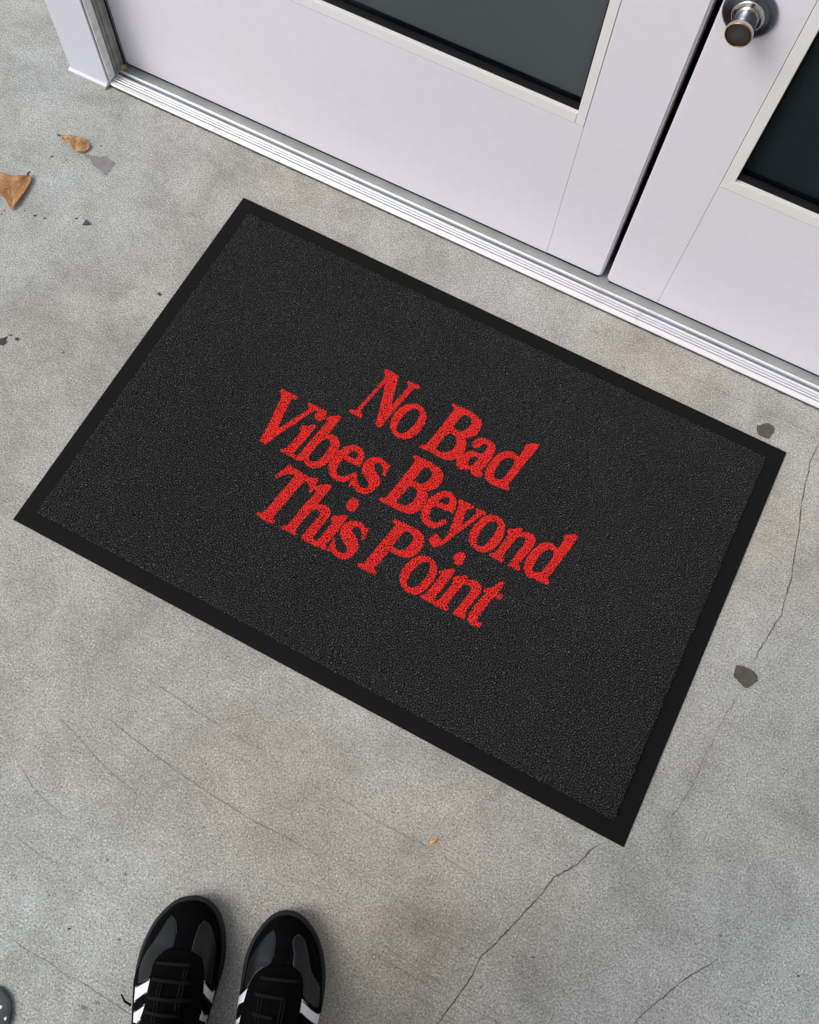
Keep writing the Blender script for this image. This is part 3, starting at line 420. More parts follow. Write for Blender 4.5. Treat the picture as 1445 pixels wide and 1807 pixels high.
wall = empty('building_wall', (0, 0.06, 0))
tag(wall, 'white plastered house wall around the double door', 'wall')
block('wall_panel', -0.83, XR1+0.09, 0.015, 0.21, 2.17, 3.2, M['plaster'], wall, org=(0, .06, 0))
block('wall_panel', XR1+0.083, 5.0, 0.015, 0.21, 0.0, 3.2, M['plaster'], wall, org=(0, .06, 0))
block('wall_panel', -0.80, -0.745, 0.10, 4.0, 0.0, 3.2, M['plaster'], wall, org=(0, .06, 0))
room = block('interior_floor', -0.74, 3.0, 0.13, 3.5, 0.002, 0.006, M['dark_room']); room['kind'] = 'structure'
bm = bmesh.new(); box(bm, -0.74, 3.0, 3.5, 3.6, 0, 2.6); box(bm, 3.0, 3.1, 0.21, 3.6, 0, 2.6); box(bm, -0.74, 3.1, 0.215, 3.6, 2.6, 2.7)
rm = from_bm('interior_wall', bm, M['dark_room']); rm['kind'] = 'structure'

# door frame
fr = empty('door_frame', (0, 0, 0))
tag(fr, 'pale lavender painted door frame post standing left of the doors', 'door frame')
bm = bmesh.new(); box(bm, -0.8090, -0.7330, -0.006, 0.14, 0.0030, 2.17)
bmesh.ops.bevel(bm, geom=[e for e in bm.edges if abs(e.verts[0].co.z-e.verts[1].co.z) > 1], offset=0.0015, segments=3, affect='EDGES')
from_bm('post', bm, M['post_paint'], fr)
bm = bmesh.new()
prof = [(-0.0118, 0.0), (-0.0118, 0.0030), (-0.0100, 0.0045), (-0.0066, 0.0052), (-0.0066, 0.0)]
a = [bm.verts.new((-0.8080, y, z)) for y, z in prof]; b_ = [bm.verts.new((-0.7345, y, z)) for y, z in prof]
bm.faces.new(a); bm.faces.new(b_[::-1])
for i in range(5): j = (i+1) % 5; bm.faces.new((a[i], b_[i], b_[j], a[j]))
from_bm('post_foot', bm, M['post_paint'], fr)
block('stop_strip', -0.7327, -0.7300, -0.0040, 0.0105, 0.010, 2.16, M['strip'], fr, 0.0008)
bm = bmesh.new()
for y0, y1, x1 in ((0.0125, 0.020, -0.7312), (0.0204, 0.0295, -0.7304), (0.0299, 0.0370, -0.7312)): box(bm, -0.7327, x1, y0, y1, 0.009, 2.16)
bmesh.ops.bevel(bm, geom=bm.edges[:], offset=0.0006, segments=2, affect='EDGES')
from_bm('weather_strip', bm, M['channel'], fr)
block('joint_seal', -0.7331, -0.7321, -0.0046, -0.0041, 0.010, 2.16, M['rubber_black'], fr)
block('joint_seal', -0.7327, -0.7302, 0.0372, 0.0392, 0.009, 2.16, M['rubber_black'], fr)
block('post', XR1+0.004, XR1+0.081, 0.0, 0.14, 0.0035, 2.17, M['post_paint'], fr, 0.0015)
block('head', -0.7325, XR1+0.0035, 0.0, 0.14, 2.085, 2.168, M['post_paint'], fr, 0.0015)
# caulk / dirt wedge at the foot of the post
bm = bmesh.new()
bmesh.ops.create_icosphere(bm, subdivisions=3, radius=1)
for v in bm.verts:
    n = 0.75+0.5*random.random(); v.co = Vector((v.co.x*0.006*n, v.co.y*0.005*n, v.co.z*0.004*n)) + Vector((-0.7285, 0.030, 0.011))
from_bm('sealant_lump', bm, flat('yellowed_sealant', (0.42, 0.30, 0.15), 0.8, var=0.3, scale=300), fr)
bm = bmesh.new()
for t0, t1 in (((-0.7350, -0.0165, 0.0010), (-0.7322, -0.0055, 0.0060)),):
    A = Vector(t0); B = Vector(t1); bmesh.ops.create_cone(bm, cap_ends=True, segments=6, radius1=0.0006, radius2=0.0028, depth=(B-A).length,
        matrix=Matrix.Translation((A+B)/2) @ (B-A).to_track_quat('Z', 'Y').to_matrix().to_4x4())
from_bm('sealant_bead', bm, flat('dirty_sealant', (0.27, 0.22, 0.16), 0.85, var=0.3, scale=400), fr)

# threshold: extruded ridged profile
th = empty('door_threshold', (0.12, 0.04, 0)); tag(th, 'ridged silver aluminium threshold running under both doors', 'threshold')
def extrude_x(name, prof, x0, x1, mat, parent, org=(0, 0, 0)):
    bm = bmesh.new(); n = len(prof)
    A = [bm.verts.new((x0-org[0], y-org[1], z-org[2])) for y, z in prof]; B = [bm.verts.new((x1-org[0], y-org[1], z-org[2])) for y, z in prof]
    bm.faces.new(A); bm.faces.new(B[::-1])
    for i in range(n): j = (i+1) % n; bm.faces.new((A[i], B[i], B[j], A[j]))
    return from_bm(name, bm, mat, parent)
TO = (0.12, 0.04, 0)
TX0, TX1 = -0.7320, XR1+0.003
extrude_x('base_plate', [(-0.0055, 0.0), (-0.0055, 0.0016), (-0.0045, 0.0022), (0.09, 0.0030), (0.09, 0.0)], TX0, TX1, M['alu_groove_shade'], th, TO)
def ridge(y0, y1, z0, z1, r=0.0007, drop=0.0):
    return [(y0, z0), (y0, z1-r-drop), (y0+r, z1-drop), (y1-r, z1), (y1, z1-r), (y1, z0)]
for y0, y1, z1, dr in ((-0.0052, 0.0022, 0.0064, 0.0012), (0.0042, 0.0066, 0.0072, 0.0), (0.0086, 0.0110, 0.0072, 0.0), (0.0128, 0.0168, 0.0072, 0.0), (0.0226, 0.0266, 0.0078, 0.0)):
    extrude_x('ridge', ridge(y0, y1, 0.0024, z1, drop=dr), TX0, TX1, M['alu'], th, TO)
extrude_x('drain_channel', ridge(0.0176, 0.0218, 0.0024, 0.0045), TX0, TX1, flat('blue_grey_groove', (0.16, 0.20, 0.24), 0.35, metal=0.5, var=0.3, scale=12), th, TO)
extrude_x('seal_strip', [(0.0284, 0.0028), (0.0284, 0.0060), (0.0300, 0.0066), (0.040, 0.0060), (0.080, 0.0060), (0.080, 0.0028)], TX0, TX1, flat('grey_threshold_vinyl', (0.30, 0.32, 0.31), 0.6, var=0.12, scale=30), th, TO)

# door leaves
def leaf_piece(name, prof, parent, org, outer, mat='door_paint', y0=YD, y1=YD+TH, rnd=0.0020):
    """outline prof in x,z; outer(mid) says which front edges are free edges and get a wider round"""
    bm = bmesh.new(); prism(bm, [(x-org[0], z-org[2]) for x, z in prof], y0-org[1], y1-org[1])
    bmesh.ops.recalc_face_normals(bm, faces=bm.faces[:])
    fe = [e for e in bm.edges if all(abs(v.co.y-(y0-org[1])) < 1e-6 for v in e.verts)]
    big = [e for e in fe if outer(((e.verts[0].co+e.verts[1].co)/2)+Vector(org))]
    sm = [e for e in fe if e not in big]
    for e in bm.edges: e.tag = False
    if big: bmesh.ops.bevel(bm, geom=big, offset=rnd, segments=4, affect='EDGES', clamp_overlap=True)
    sm = [e for e in sm if e.is_valid]
    if sm: bmesh.ops.bevel(bm, geom=sm, offset=0.0004, segments=1, affect='EDGES', clamp_overlap=True)
    return from_bm(name, bm, M[mat], parent)
def rect(x0, x1, z0, z1): return [(x0, z0), (x1, z0), (x1, z1), (x0, z1)]
G = 0.00022
def leaf(label, x0, x1, meet, sw, wx0, wx1, wz0, wz1, tone_panel, mitre):
    """x0,x1 leaf; meet -1/+1 side of the meeting stile; wx0..wz1 outer edge of the glazing beads"""
    org = (x0 if meet < 0 else x1, YD, ZB)
    t = empty('door', org); tag(t, label, 'door', 'white glazed double doors')
    isout = lambda m: m.x < x0+0.009 or m.x > x1-0.009 or m.z < ZB+0.009
    r = 0.0075
    # meeting stile with rounded lower corner
    if meet > 0:   # meeting edge on the right
        leaf_piece('stile', [(wx1+G, ZB)] + corner(x1-r, ZB+r, r, -90, 0) + [(x1, ZT), (wx1+G, ZT)], t, org, isout, rnd=0.0026)
        leaf_piece('stile', rect(x0, wx0-G, wz0+G, ZT), t, org, isout)
        leaf_piece('bottom_rail', corner(x0+r, ZB+r, r, 180, 270) + [(wx1-G, ZB), (wx1-G, wz0-G), (x0, wz0-G)], t, org, lambda m: m.z < ZB+0.009 or m.x < x0+0.009)
    else:
        leaf_piece('stile', [(wx0-G, ZT), (x0, ZT)] + corner(x0+r, ZB+r, r, 180, 270) + [(wx0-G, ZB)], t, org, isout)
        leaf_piece('stile', rect(wx1+G, x1, wz0+G, ZT), t, org, isout)
        leaf_piece('bottom_rail', [(wx0+G, ZB)] + corner(x1-r, ZB+r, r, -90, 0) + [(x1, wz0-G), (wx0+G, wz0-G)], t, org, lambda m: m.z < ZB+0.009 or m.x > x1-0.009)
    leaf_piece('top_rail', rect(wx0+G, wx1-G, wz1+G, ZT), t, org, isout)
    bw, bh = sw, 0.0165
    g2 = 0.0005
    ins = lambda m: False
    if mitre:
        leaf_piece('glazing_bead', [(wx0+g2, wz0+g2), (wx1-g2, wz0+g2), (wx1-bw, wz0+bh), (wx0+bw, wz0+bh)], t, org, ins, 'bead_paint', YD-0.0004)
        leaf_piece('glazing_bead', [(wx0+g2, wz0+g2+.0001), (wx0+bw-.0001, wz0+bh), (wx0+bw-.0001, wz1-bh), (wx0+g2, wz1-g2)], t, org, ins, 'bead_paint', YD-0.0004)
        leaf_piece('glazing_bead', [(wx1-g2, wz0+g2+.0001), (wx1-g2, wz1-g2), (wx1-bw+.0001, wz1-bh), (wx1-bw+.0001, wz0+bh)], t, org, ins, 'bead_paint', YD-0.0004)
    else:
        leaf_piece('glazing_bead', rect(wx0+bw+G, wx1-bw-G, wz0+g2, wz0+bh), t, org, ins, 'bead_paint', YD-0.0004)
        leaf_piece('glazing_bead', rect(wx0+g2, wx0+bw-G, wz0+g2, wz1-bh), t, org, ins, 'bead_paint', YD-0.0004)
        leaf_piece('glazing_bead', rect(wx1-bw+G, wx1-g2, wz0+g2, wz1-bh), t, org, ins, 'bead_paint', YD-0.0004)
    leaf_piece('glazing_bead', rect(wx0+bw+G, wx1-bw-G, wz1-bh+.0002, wz1-g2), t, org, ins, 'bead_paint', YD-0.0004)
    block('gap_shade_strip', x0+0.004, x1-0.004, YD+0.0012, YD+0.012, 0.0064, ZB+0.0035, M['rubber_black'], t, org=org)  # black strip put in as the shade of the gap under the leaf
    # glass set back, black gasket round it
    gx0, gx1, gz0, gz1 = wx0+bw, wx1-bw, wz0+bh, wz1-bh
    leaf_piece('glass_pane', rect(gx0-0.004, gx1+0.004, gz0-0.004, gz1+0.004), t, org, ins, 'glass', YD+0.0075, YD+0.0135)
    bm = bmesh.new()
    ow = (org[0], org[1], org[2])
    for (a0, a1, c0, c1) in ((gx0, gx1, gz0-0.003, gz0+0.0095), (gx0, gx1, gz1-0.003, gz1+0.003), (gx0-0.003, gx0+0.0022, gz0+0.0096, gz1-0.0031), (gx1-0.0022, gx1+0.003, gz0+0.0096, gz1-0.0031)):
        box(bm, a0-ow[0], a1-ow[0], YD+0.0048-ow[1], YD+0.0072-ow[1], c0-ow[2], c1-ow[2])
        box(bm, a0-ow[0], a1-ow[0], YD+0.0138-ow[1], YD+0.0180-ow[1], c0-ow[2], c1-ow[2])
    from_bm('gasket', bm, M['rubber_black'], t)
    if not tone_panel:  # added panel, stands in for the dark room behind the pane
        bl = block('glass_tone_panel', gx0+0.0035, gx1-0.0035, 0.0585, 0.0600, gz0+0.001, gz1-0.0035, M['tone_panel_teal'])
        tag(bl, 'dark teal panel added behind the right door glass, standing in for the dark room', 'tone_panel')
    if tone_panel:  # added panel, carries the pane's grey reflection in its colour
        bl = block('glass_tone_panel', gx0+0.0035, gx1-0.0035, 0.0585, 0.0600, gz0+0.001, gz1-0.0035, M['tone_panel'])
        tag(bl, 'grey panel added behind the left door glass for its reflected tone', 'tone_panel')
    return t, org
dl, ol = leaf('left leaf of the white double door, grey panel added behind its glass', XL0, XL1, +1, 0.0125, -0.640, 0.0243, 0.2750, 1.96, True, False)
dr, orr = leaf('right leaf of the white double door, with the round metal knob', XR0, XR1, -1, 0.0148, 0.2078, 0.880, 0.2740, 1.96, False, True)

# knob on the right leaf (axis along -y)
def lathe_y(name, prof, c, mat, parent, org, seg=48):
    V = []; F = []
    for r, d in prof:
        for k in range(seg):
            a = 2*math.pi*k/seg; V.append((c[0]-org[0]+r*math.cos(a), YD-d-org[1], c[1]-org[2]+r*math.sin(a)))
    for i in range(len(prof)-1):
        for k in range(seg):
            k2 = (k+1) % seg; F.append((i*seg+k, i*seg+k2, (i+1)*seg+k2, (i+1)*seg+k))
    F.append(tuple(range(len(prof)*seg-1, (len(prof)-1)*seg-1, -1)))
    o = from_py(name, V, F, mat, parent, True); return o
KC = (0.1537, 0.5052)
kb = lathe_y('knob', [(0.0125, 0.004), (0.0122, 0.012), (0.0125, 0.024), (0.0135, 0.0295), (0.0142, 0.0315), (0.0142, 0.0335), (0.0136, 0.0345)], KC, M['chrome'], dr, orr)
zero = (0, 0, 0)
lathe_y('rosette', [(0.0275, 0.0003), (0.0280, 0.0015), (0.0278, 0.0032), (0.0266, 0.0045), (0.0225, 0.0054), (0.0170, 0.0056)], KC, M['rosette'], kb, orr)
lathe_y('collar', [(0.0168, 0.0052), (0.0168, 0.0078), (0.0155, 0.0088), (0.0126, 0.0088)], KC, M['chrome'], kb, orr)
lathe_y('rim_ring', [(0.0136, 0.0344), (0.0138, 0.0354), (0.0130, 0.0360), (0.0126, 0.0352)], KC, M['brass'], kb, orr)
lathe_y('end_cap', [(0.0127, 0.0340), (0.0126, 0.0350), (0.0110, 0.0353), (0.0, 0.0353)], KC, M['cap'], kb, orr)

# ------------------------------------------------------------------ doormat
MAT_C = (0.01522, -0.39160); MAT_A = math.radians(-0.267)
mat_root = empty('doormat', (*MAT_C, 0), MAT_A)
tag(mat_root, 'black rectangular doormat with red slogan lying on the concrete before the door', 'doormat')
def mat_border():
    hx, hy = 0.4500, 0.3001; ix, iy = 0.4262, 0.2770
    V = []; F = []
    rings = [(hx, hy, 0.0), (hx-0.0002, hy-0.0002, 0.0016), (hx-0.0012, hy-0.0012, 0.0026), (hx-0.006, hy-0.006, 0.0030), (ix+0.0012, iy+0.0012, 0.0034), (ix, iy, 0.0030), (ix-0.006, iy-0.006, 0.0020)]
    n = 24
    for a, b, z in rings:
        for (s0, s1) in (((-1, -1), (1, -1)), ((1, -1), (1, 1)), ((1, 1), (-1, 1)), ((-1, 1), (-1, -1))):
            for k in range(n):
                t = k/n; x = (s0[0]*(1-t)+s1[0]*t)*a; y = (s0[1]*(1-t)+s1[1]*t)*b
                V.append((x, y, z + (0.0004*math.sin(x*13+y*7)*max(0, z-0.001)/0.002)))
    m = 4*n
    for i in range(len(rings)-1):
        for k in range(m): k2 = (k+1) % m; F.append((i*m+k, i*m+k2, (i+1)*m+k2, (i+1)*m+k))
    F.append(tuple(range((len(rings)-1)*m, len(rings)*m)))
    return from_py('rubber_border', V, F, M['rubber_mat'], mat_root)
mat_border()

def bandnoise(ny, nx, pitch, wl, bw=0.35, seed=3):
    r = np.random.default_rng(seed); w = r.standard_normal((ny, nx)); W = np.fft.rfft2(w)
    fy = np.fft.fftfreq(ny, pitch)[:, None]; fx = np.fft.rfftfreq(nx, pitch)[None]
    f = np.hypot(fx, fy)+1e-9; W *= np.exp(-(np.log(f*wl)/bw)**2/2)
    o = np.fft.irfft2(W, s=(ny, nx)); return o/o.std()
def pip(P, polys):
    ins = np.zeros(len(P), bool)
    for Q in polys:
        Q = np.array(Q, float); A = Q; B = np.roll(Q, -1, 0)
        for a, b in zip(A, B):
            c = (a[1] > P[:, 1]) != (b[1] > P[:, 1])
            if a[1] == b[1]: continue
            ins ^= c & (P[:, 0] < (b[0]-a[0])*(P[:, 1]-a[1])/(b[1]-a[1])+a[0])
    return ins
def carpet():
    PT = 0.00095; hx, hy = 0.4268, 0.2776
    nx, ny = int(2*hx/PT), int(2*hy/PT)
    gx = np.linspace(-hx, hx, nx); gy = np.linspace(-hy, hy, ny)
    X, Y = np.meshgrid(gx, gy)
    h = bandnoise(ny, nx, PT, 0.0033, 0.26, 5); h2 = bandnoise(ny, nx, PT, 0.0021, 0.25, 6)
    hh = np.clip(h*0.85+h2*0.25, -2.2, 2.2)
    Z = 0.0056+0.00062*hh + 0.0003*np.sin(X*9)*np.cos(Y*11)
    edge = np.minimum(np.minimum(X+hx, hx-X), np.minimum(Y+hy, hy-Y))
    Z = np.where(edge < 0.0006, 0.0022, Z - 0.0012*np.exp(-edge/0.0014))
    wav = 0.0005*bandnoise(ny, nx, PT, 0.009, 0.4, 9)
    X2 = X+rng.uniform(-.3, .3, X.shape)*PT+wav; Y2 = Y+rng.uniform(-.3, .3, X.shape)*PT+np.roll(wav, 7, 0)
    tip = np.clip((hh+2.2)/4.4, 0, 1)
    fib = np.clip(0.5+0.21*(0.6*hh + 0.85*bandnoise(ny, nx, PT, 0.0032, 0.3, 12)) + 0.04*rng.standard_normal(X.shape), 0, 1)
    co = np.stack([X2, Y2, Z], -1).reshape(-1, 3)
    # faces
    i = np.arange(ny-1)[:, None]*nx+np.arange(nx-1)[None]
    Fq = np.stack([i, i+1, i+nx+1, i+nx], -1).reshape(-1, 4)
    cen = co[Fq][:, :, :2].mean(1)*1000.0
    owner = np.full(len(Fq), -1)
    for k, (ch, polys) in enumerate(LETTERS):
        lo = np.min([np.min(q, 0) for q in polys], 0); hi = np.max([np.max(q, 0) for q in polys], 0)
        c = np.where((cen[:, 0] >= lo[0]) & (cen[:, 0] <= hi[0]) & (cen[:, 1] >= lo[1]) & (cen[:, 1] <= hi[1]) & (owner < 0))[0]
        # each closed outline with odd-even fill; the dot of an i is a separate outline
        owner[c[pip(cen[c], polys)]] = k
    def emit(name, sel, mat):
        f = Fq[sel]; used, inv = np.unique(f, return_inverse=True); inv = inv.reshape(-1, 4)
        me = bpy.data.meshes.new(name)
        me.vertices.add(len(used)); me.vertices.foreach_set('co', co[used].ravel().astype(np.float32))
        me.loops.add(len(f)*4); me.loops.foreach_set('vertex_index', inv.ravel().astype(np.int32))
        me.polygons.add(len(f)); me.polygons.foreach_set('loop_start', (np.arange(len(f))*4).astype(np.int32))
        me.update(calc_edges=True)
        for an, arr in (('fibre', fib), ('tip', tip)):
            a = me.attributes.new(an, 'FLOAT', 'POINT'); a.data.foreach_set('value', arr.ravel()[used].astype(np.float32))
        me.shade_smooth()
        return link(name, me, mat, mat_root)
    pl = emit('carpet_pile', owner < 0, M['pile']); pl['kind'] = 'stuff'
    for k, (ch, _) in enumerate(LETTERS):
        emit('letter', owner == k, M['pile_red'])['label'] = "printed red letter '%s'" % ch
carpet()

# ------------------------------------------------------------------ fallen leaves and debris
def mat_leaf(name, c0, c1):
    m, nt, b = nodes(name)
    n = noise(nt, 70, 5, 0.6, dist=0.8); v = noise(nt, 220, 3, 0.6)
    c = ramp(nt, n.outputs['Fac'], [(0.3, c0), (0.7, c1)]).outputs[0]
    c = mix(nt, c, ramp(nt, v.outputs['Fac'], [(0.3, (0.7, 0.66, 0.6)), (0.6, (1.05, 1.05, 1.05))]).outputs[0], 1.0, 'MULTIPLY')
    nt.links.new(c, b.inputs['Base Color']); b.inputs['Roughness'].default_value = 0.55
    bump(nt, b, n.outputs['Fac'], 0.9, 0.002); return m
M['leaf_a'] = mat_leaf('dry_leaf_mottled', (0.26, 0.125, 0.05), (0.64, 0.38, 0.17))
M['leaf_b'] = mat_leaf('dry_leaf_tan', (0.31, 0.145, 0.055), (0.46, 0.235, 0.10))
def cdt_patch(outline, step):
    O = np.array(outline); lo = O.min(0); hi = O.max(0)
    g = [(x, y) for x in np.arange(lo[0], hi[0], step) for y in np.arange(lo[1], hi[1], step)]
    g = np.array(g)+rng.uniform(-.15, .15, (len(g), 2))*step
    d = poly_dist(g, O); g = g[d > step*0.45]
    P = [Vector(q) for q in outline]+[Vector(q) for q in g]; n = len(outline)
    vs_, ed, fs, *_ = delaunay_2d_cdt(P, [(i, (i+1) % n) for i in range(n)], [list(range(n))], 1, 1e-7)
    return np.array([(v.x, v.y) for v in vs_]), [tuple(f) for f in fs]
def leaf_obj(outline, mat, zf, label, veins, stem, spots, group=None):
    O = smooth_poly(outline, 1); c = O.mean(0)
    root = empty('fallen_leaf', (c[0], c[1], 0)); tag(root, label, 'leaf', group)
    V2, F = cdt_patch([tuple(q) for q in O], 0.0016)
    d = poly_dist(V2, O)
    z = zf(V2-c, d)
    n = len(V2); V = [(x-c[0], y-c[1], zz) for (x, y), zz in zip(V2, z)]
    o = from_py('blade', V, F, mat, root, True)
    so = o.modifiers.new('thickness', 'SOLIDIFY'); so.thickness = 0.0004; so.offset = -1
    for a, b in veins:
        a = np.array(a); b = np.array(b); L = [a+(b-a)*t for t in np.linspace(0, 1, 12)]
        zz = zf(np.array(L)-c, np.maximum(poly_dist(np.array(L), O), 0))
        tube('vein', [(q[0]-c[0], q[1]-c[1], z_+0.0002) for q, z_ in zip(L, zz)], [0.0006*(1-0.6*t) for t in np.linspace(0, 1, 12)], mat, root)
    tube('stem', [(q[0]-c[0], q[1]-c[1], q[2]) for q in stem], [0.0013]+[0.0010]*(len(stem)-1), M['stem'], root)
    for s in spots:
        zz = zf(np.array([s[:2]])-c, np.array([0.01]))[0]
        sheet_ = [(s[0]-c[0]+s[2]*math.cos(k)*random.uniform(.7, 1.2), s[1]-c[1]+s[2]*math.sin(k)*random.uniform(.7, 1.2)) for k in np.linspace(0, 6.28, 9)[:-1]]
        sheet('dark_spot', sheet_, zz+0.0006, M['stem'], root)
    return root
def tube(name, pts, rad, mat, parent=None, seg=7, flat_=1.0, obj=True):
    P = [Vector(p) for p in pts]; n = len(P); V = []; F = []
    for i, p in enumerate(P):
        t = (P[min(i+1, n-1)]-P[max(i-1, 0)]).normalized()
        up = Vector((0, 0, 1)) if abs(t.z) < 0.95 else Vector((1, 0, 0))
        s = t.cross(up).normalized(); u = s.cross(t).normalized()
        for k in range(seg):
            a = 2*math.pi*k/seg; V.append(p+s*math.cos(a)*rad[i]+u*math.sin(a)*rad[i]*flat_)
    for i in range(n-1):
        for k in range(seg): k2 = (k+1) % seg; F.append((i*seg+k, i*seg+k2, (i+1)*seg+k2, (i+1)*seg+k))
    F.append(tuple(range(seg))[::-1]); F.append(tuple(range((n-1)*seg, n*seg)))
    if not obj: return V, F
    return from_py(name, V, F, mat, parent, True)
la = np.array(LEAF_A); lb = np.array(LEAF_B)
def za(q, d): return 0.0008+0.16*np.clip(0.010-d, 0, 0.010)*(0.6+0.4*np.sin(q[:, 0]*190))+0.0022*np.abs(np.sin(q[:, 0]*150+q[:, 1]*90))+0.006*np.clip(1-np.hypot(*q.T)/0.03, 0, 1)
def zb(q, d): return 0.0010+0.30*np.clip(0.009-d, 0, 0.009)+0.0016*np.sin(q[:, 0]*110+q[:, 1]*60)**2+0.004*np.clip(1-np.hypot(*q.T)/0.05, 0, 1)
leaf_obj(LEAF_A, M['leaf_a'], za, 'small mottled brown curled leaf near the foot of the door post', [(la[0]*.9+la[5]*.1, la[5]*.85+la[0]*.15), ((la[0]+la[5])/2, la[9]*.8+la.mean(0)*.2)],
    [(*(la[0]*1.0), 0.004), (*(la[0]+(la[0]-la[5])*0.10), 0.006)], [(*(la[0]*.5+la.mean(0)*.5), 0.0013), (*la.mean(0), 0.0012)], 'dry leaves on the floor')
leaf_obj(LEAF_B, M['leaf_b'], zb, 'large tan pointed leaf cut off by the left edge of the photo', [(lb[5]*.92+lb.mean(0)*.08, lb.mean(0)), (lb.mean(0), lb[10]*.9+lb.mean(0)*.1), (lb.mean(0), lb[16]*.8+lb.mean(0)*.2)],
    [(*(lb[5]*.93+lb.mean(0)*.07), 0.006), (*(lb[5]+(lb[5]-lb.mean(0))*0.10), 0.008)], [], 'dry leaves on the floor')

def blob(name, c, rx, ry, rz, rot, mat, rough=0.25, sub=2):
    bm = bmesh.new(); bmesh.ops.create_icosphere(bm, subdivisions=sub, radius=1)
    R = Matrix.Rotation(rot, 3, 'Z')
    for v in bm.verts:
        k = 1+random.uniform(-rough, rough); q = R @ Vector((v.co.x*rx*k, v.co.y*ry*k, v.co.z*rz)); v.co = q+Vector((0, 0, rz*0.85))
    o = from_bm(name, bm, mat, None, False); o.location = (*c, 0); return o
CL = ['black crumb touching the top left of the dark triangular stone chip', 'longer black crumb between the large tan leaf and the triangular stone chip',
      'black crumb just right of the longer crumb, towards the triangular stone chip', 'black crumb below the tip of the large tan leaf, nearest the left edge',
      'black crumb right against the bottom tip of the large tan leaf', 'black crumb below the stem of the small mottled leaf',
      'faint speck beside the stem of the large tan leaf', 'faint speck below the small mottled leaf and left of the grey bare patch',
      'faintest speck between the grey bare patch and the corner of the doormat', 'black sliver left of the shoes above the long thin crack',
      'lone black crumb near the right edge, below the crack at the bottom right', 'black speck above the toe of the left shoe', 'tiny speck left of the toe of the left shoe']
for k, (c, r) in enumerate(CRUMBS):
    o = blob('crumb', c, r*1e-3*0.62, r*1e-3*0.34, r*1e-3*0.28, random.uniform(0, 3.1) if k > 5 else 0.9, M['crumb'])
    tag(o, CL[k], 'crumb', 'tiny black crumbs on the concrete')
# flat shard
sc_ = np.mean(SHARD, 0)
bm = bmesh.new(); pr = [(x-sc_[0], y-sc_[1]) for x, y in SHARD]
A = [bm.verts.new((x, y, 0.0004)) for x, y in pr]; B = [bm.verts.new((x*0.9, y*0.9, 0.0022+random.uniform(-.0005, .0008))) for x, y in pr]
bm.faces.new(A[::-1]); bm.faces.new(B)
for i in range(len(A)): j = (i+1) % len(A); bm.faces.new((A[i], A[j], B[j], B[i]))
o = from_bm('stone_shard', bm, M['shard']); o.location = (*sc_, 0)
tag(o, 'small dark grey triangular chip of stone between the large leaf and the mat', 'stone chip')
V, F = tube('', [(-0.004, -0.003, 0.001), (-0.0028, -0.0018, 0.0018), (0, 0, 0.0022), (0.0015, 0.0035, 0.0018), (0.0035, 0.0065, 0.001)], [0.0008, 0.0022, 0.0021, 0.0008, 0.0004], None, None, 8, 0.8, False)
o = from_py('seed', V, F, M['seed'], None, True); o.location = (0.2530, -0.7950, 0)
tag(o, 'tiny orange seed on the concrete below the mat', 'seed')
# speckled pebble in the corner
m, nt, b = nodes('speckled_stone')
n = noise(nt, 40, 4); nt.links.new(ramp(nt, n.outputs['Fac'], [(0.3, (0.040, 0.045, 0.052)), (0.7, (0.075, 0.080, 0.09))]).outputs[0], b.inputs['Base Color']); b.inputs['Roughness'].default_value = 0.55
peb = blob('stone', (0, 0), 0.0215, 0.030, 0.0042, 0.5, m, 0.015, 4); peb.location = (-0.1085, -1.1900, 0)
peb.data.shade_smooth(); tag(peb, 'dark grey rounded stone with white flecks cut off by the bottom left corner', 'stone')
pr_ = peb.location.copy()
M['fleck'] = flat('white_fleck', (0.85, 0.85, 0.85), 0.5)
for (x, y, r, z) in ((-0.1046, -1.1774, 0.0017, 0.0071), (-0.0938, -1.1852, 0.0021, 0.0058)):
    bm = bmesh.new(); bmesh.ops.create_icosphere(bm, subdivisions=2, radius=r, matrix=Matrix.Translation((x-pr_.x, y-pr_.y, z)) @ Matrix.Diagonal((1, 1.25, 0.5, 1)))
    from_bm('white_fleck', bm, M['fleck'], peb, True)

# ------------------------------------------------------------------ person with black trainers
A21 = math.radians(21.0); CA, SA = math.cos(A21), math.sin(A21)
TIP = {'L': (0.0310, -0.9745), 'R': (0.1375, -0.9388)}
def wpt(n, x, y): t = TIP[n]; return (t[0]+CA*x-SA*y, t[1]+SA*x+CA*y)
def mat_suede():
    m, nt, b = nodes('black_suede')
    n = noise(nt, 90, 5, 0.7); f = noise(nt, 900, 2)
    nt.links.new(ramp(nt, n.outputs['Fac'], [(0.3, (0.0012, 0.0014, 0.0018)), (0.7, (0.0032, 0.0036, 0.0042))]).outputs[0], b.inputs['Base Color'])
    b.inputs['Roughness'].default_value = 0.95; b.inputs['Specular IOR Level'].default_value = 0.05; bump(nt, b, f.outputs['Fac'], 0.4, 0.0004); return m
M['suede'] = mat_suede()
M['leather'] = flat('black_smooth_leather', (0.0075, 0.009, 0.0105), 0.42, var=0.08, scale=40, bstr=0.05, bscale=500, spec=0.35)
M['sole'] = flat('black_rubber_sole', (0.010, 0.012, 0.015), 0.6, var=0.1, scale=60, bstr=0.08, spec=0.25)
M['stripe'] = flat('white_leather_stripe', (0.82, 0.84, 0.88), 0.45, var=0.03, scale=80, bstr=0.1)
M['lace'] = flat('black_lace', (0.0075, 0.0078, 0.0082), 0.95, var=0.25, scale=800, bstr=0.5, bscale=1500, spec=0.1)
M['thread'] = flat('grey_stitching', (0.030, 0.028, 0.028), 0.8, var=0.2, scale=900)
M['groove'] = flat('dark_stitch_line', (0.02, 0.02, 0.022), 0.9)
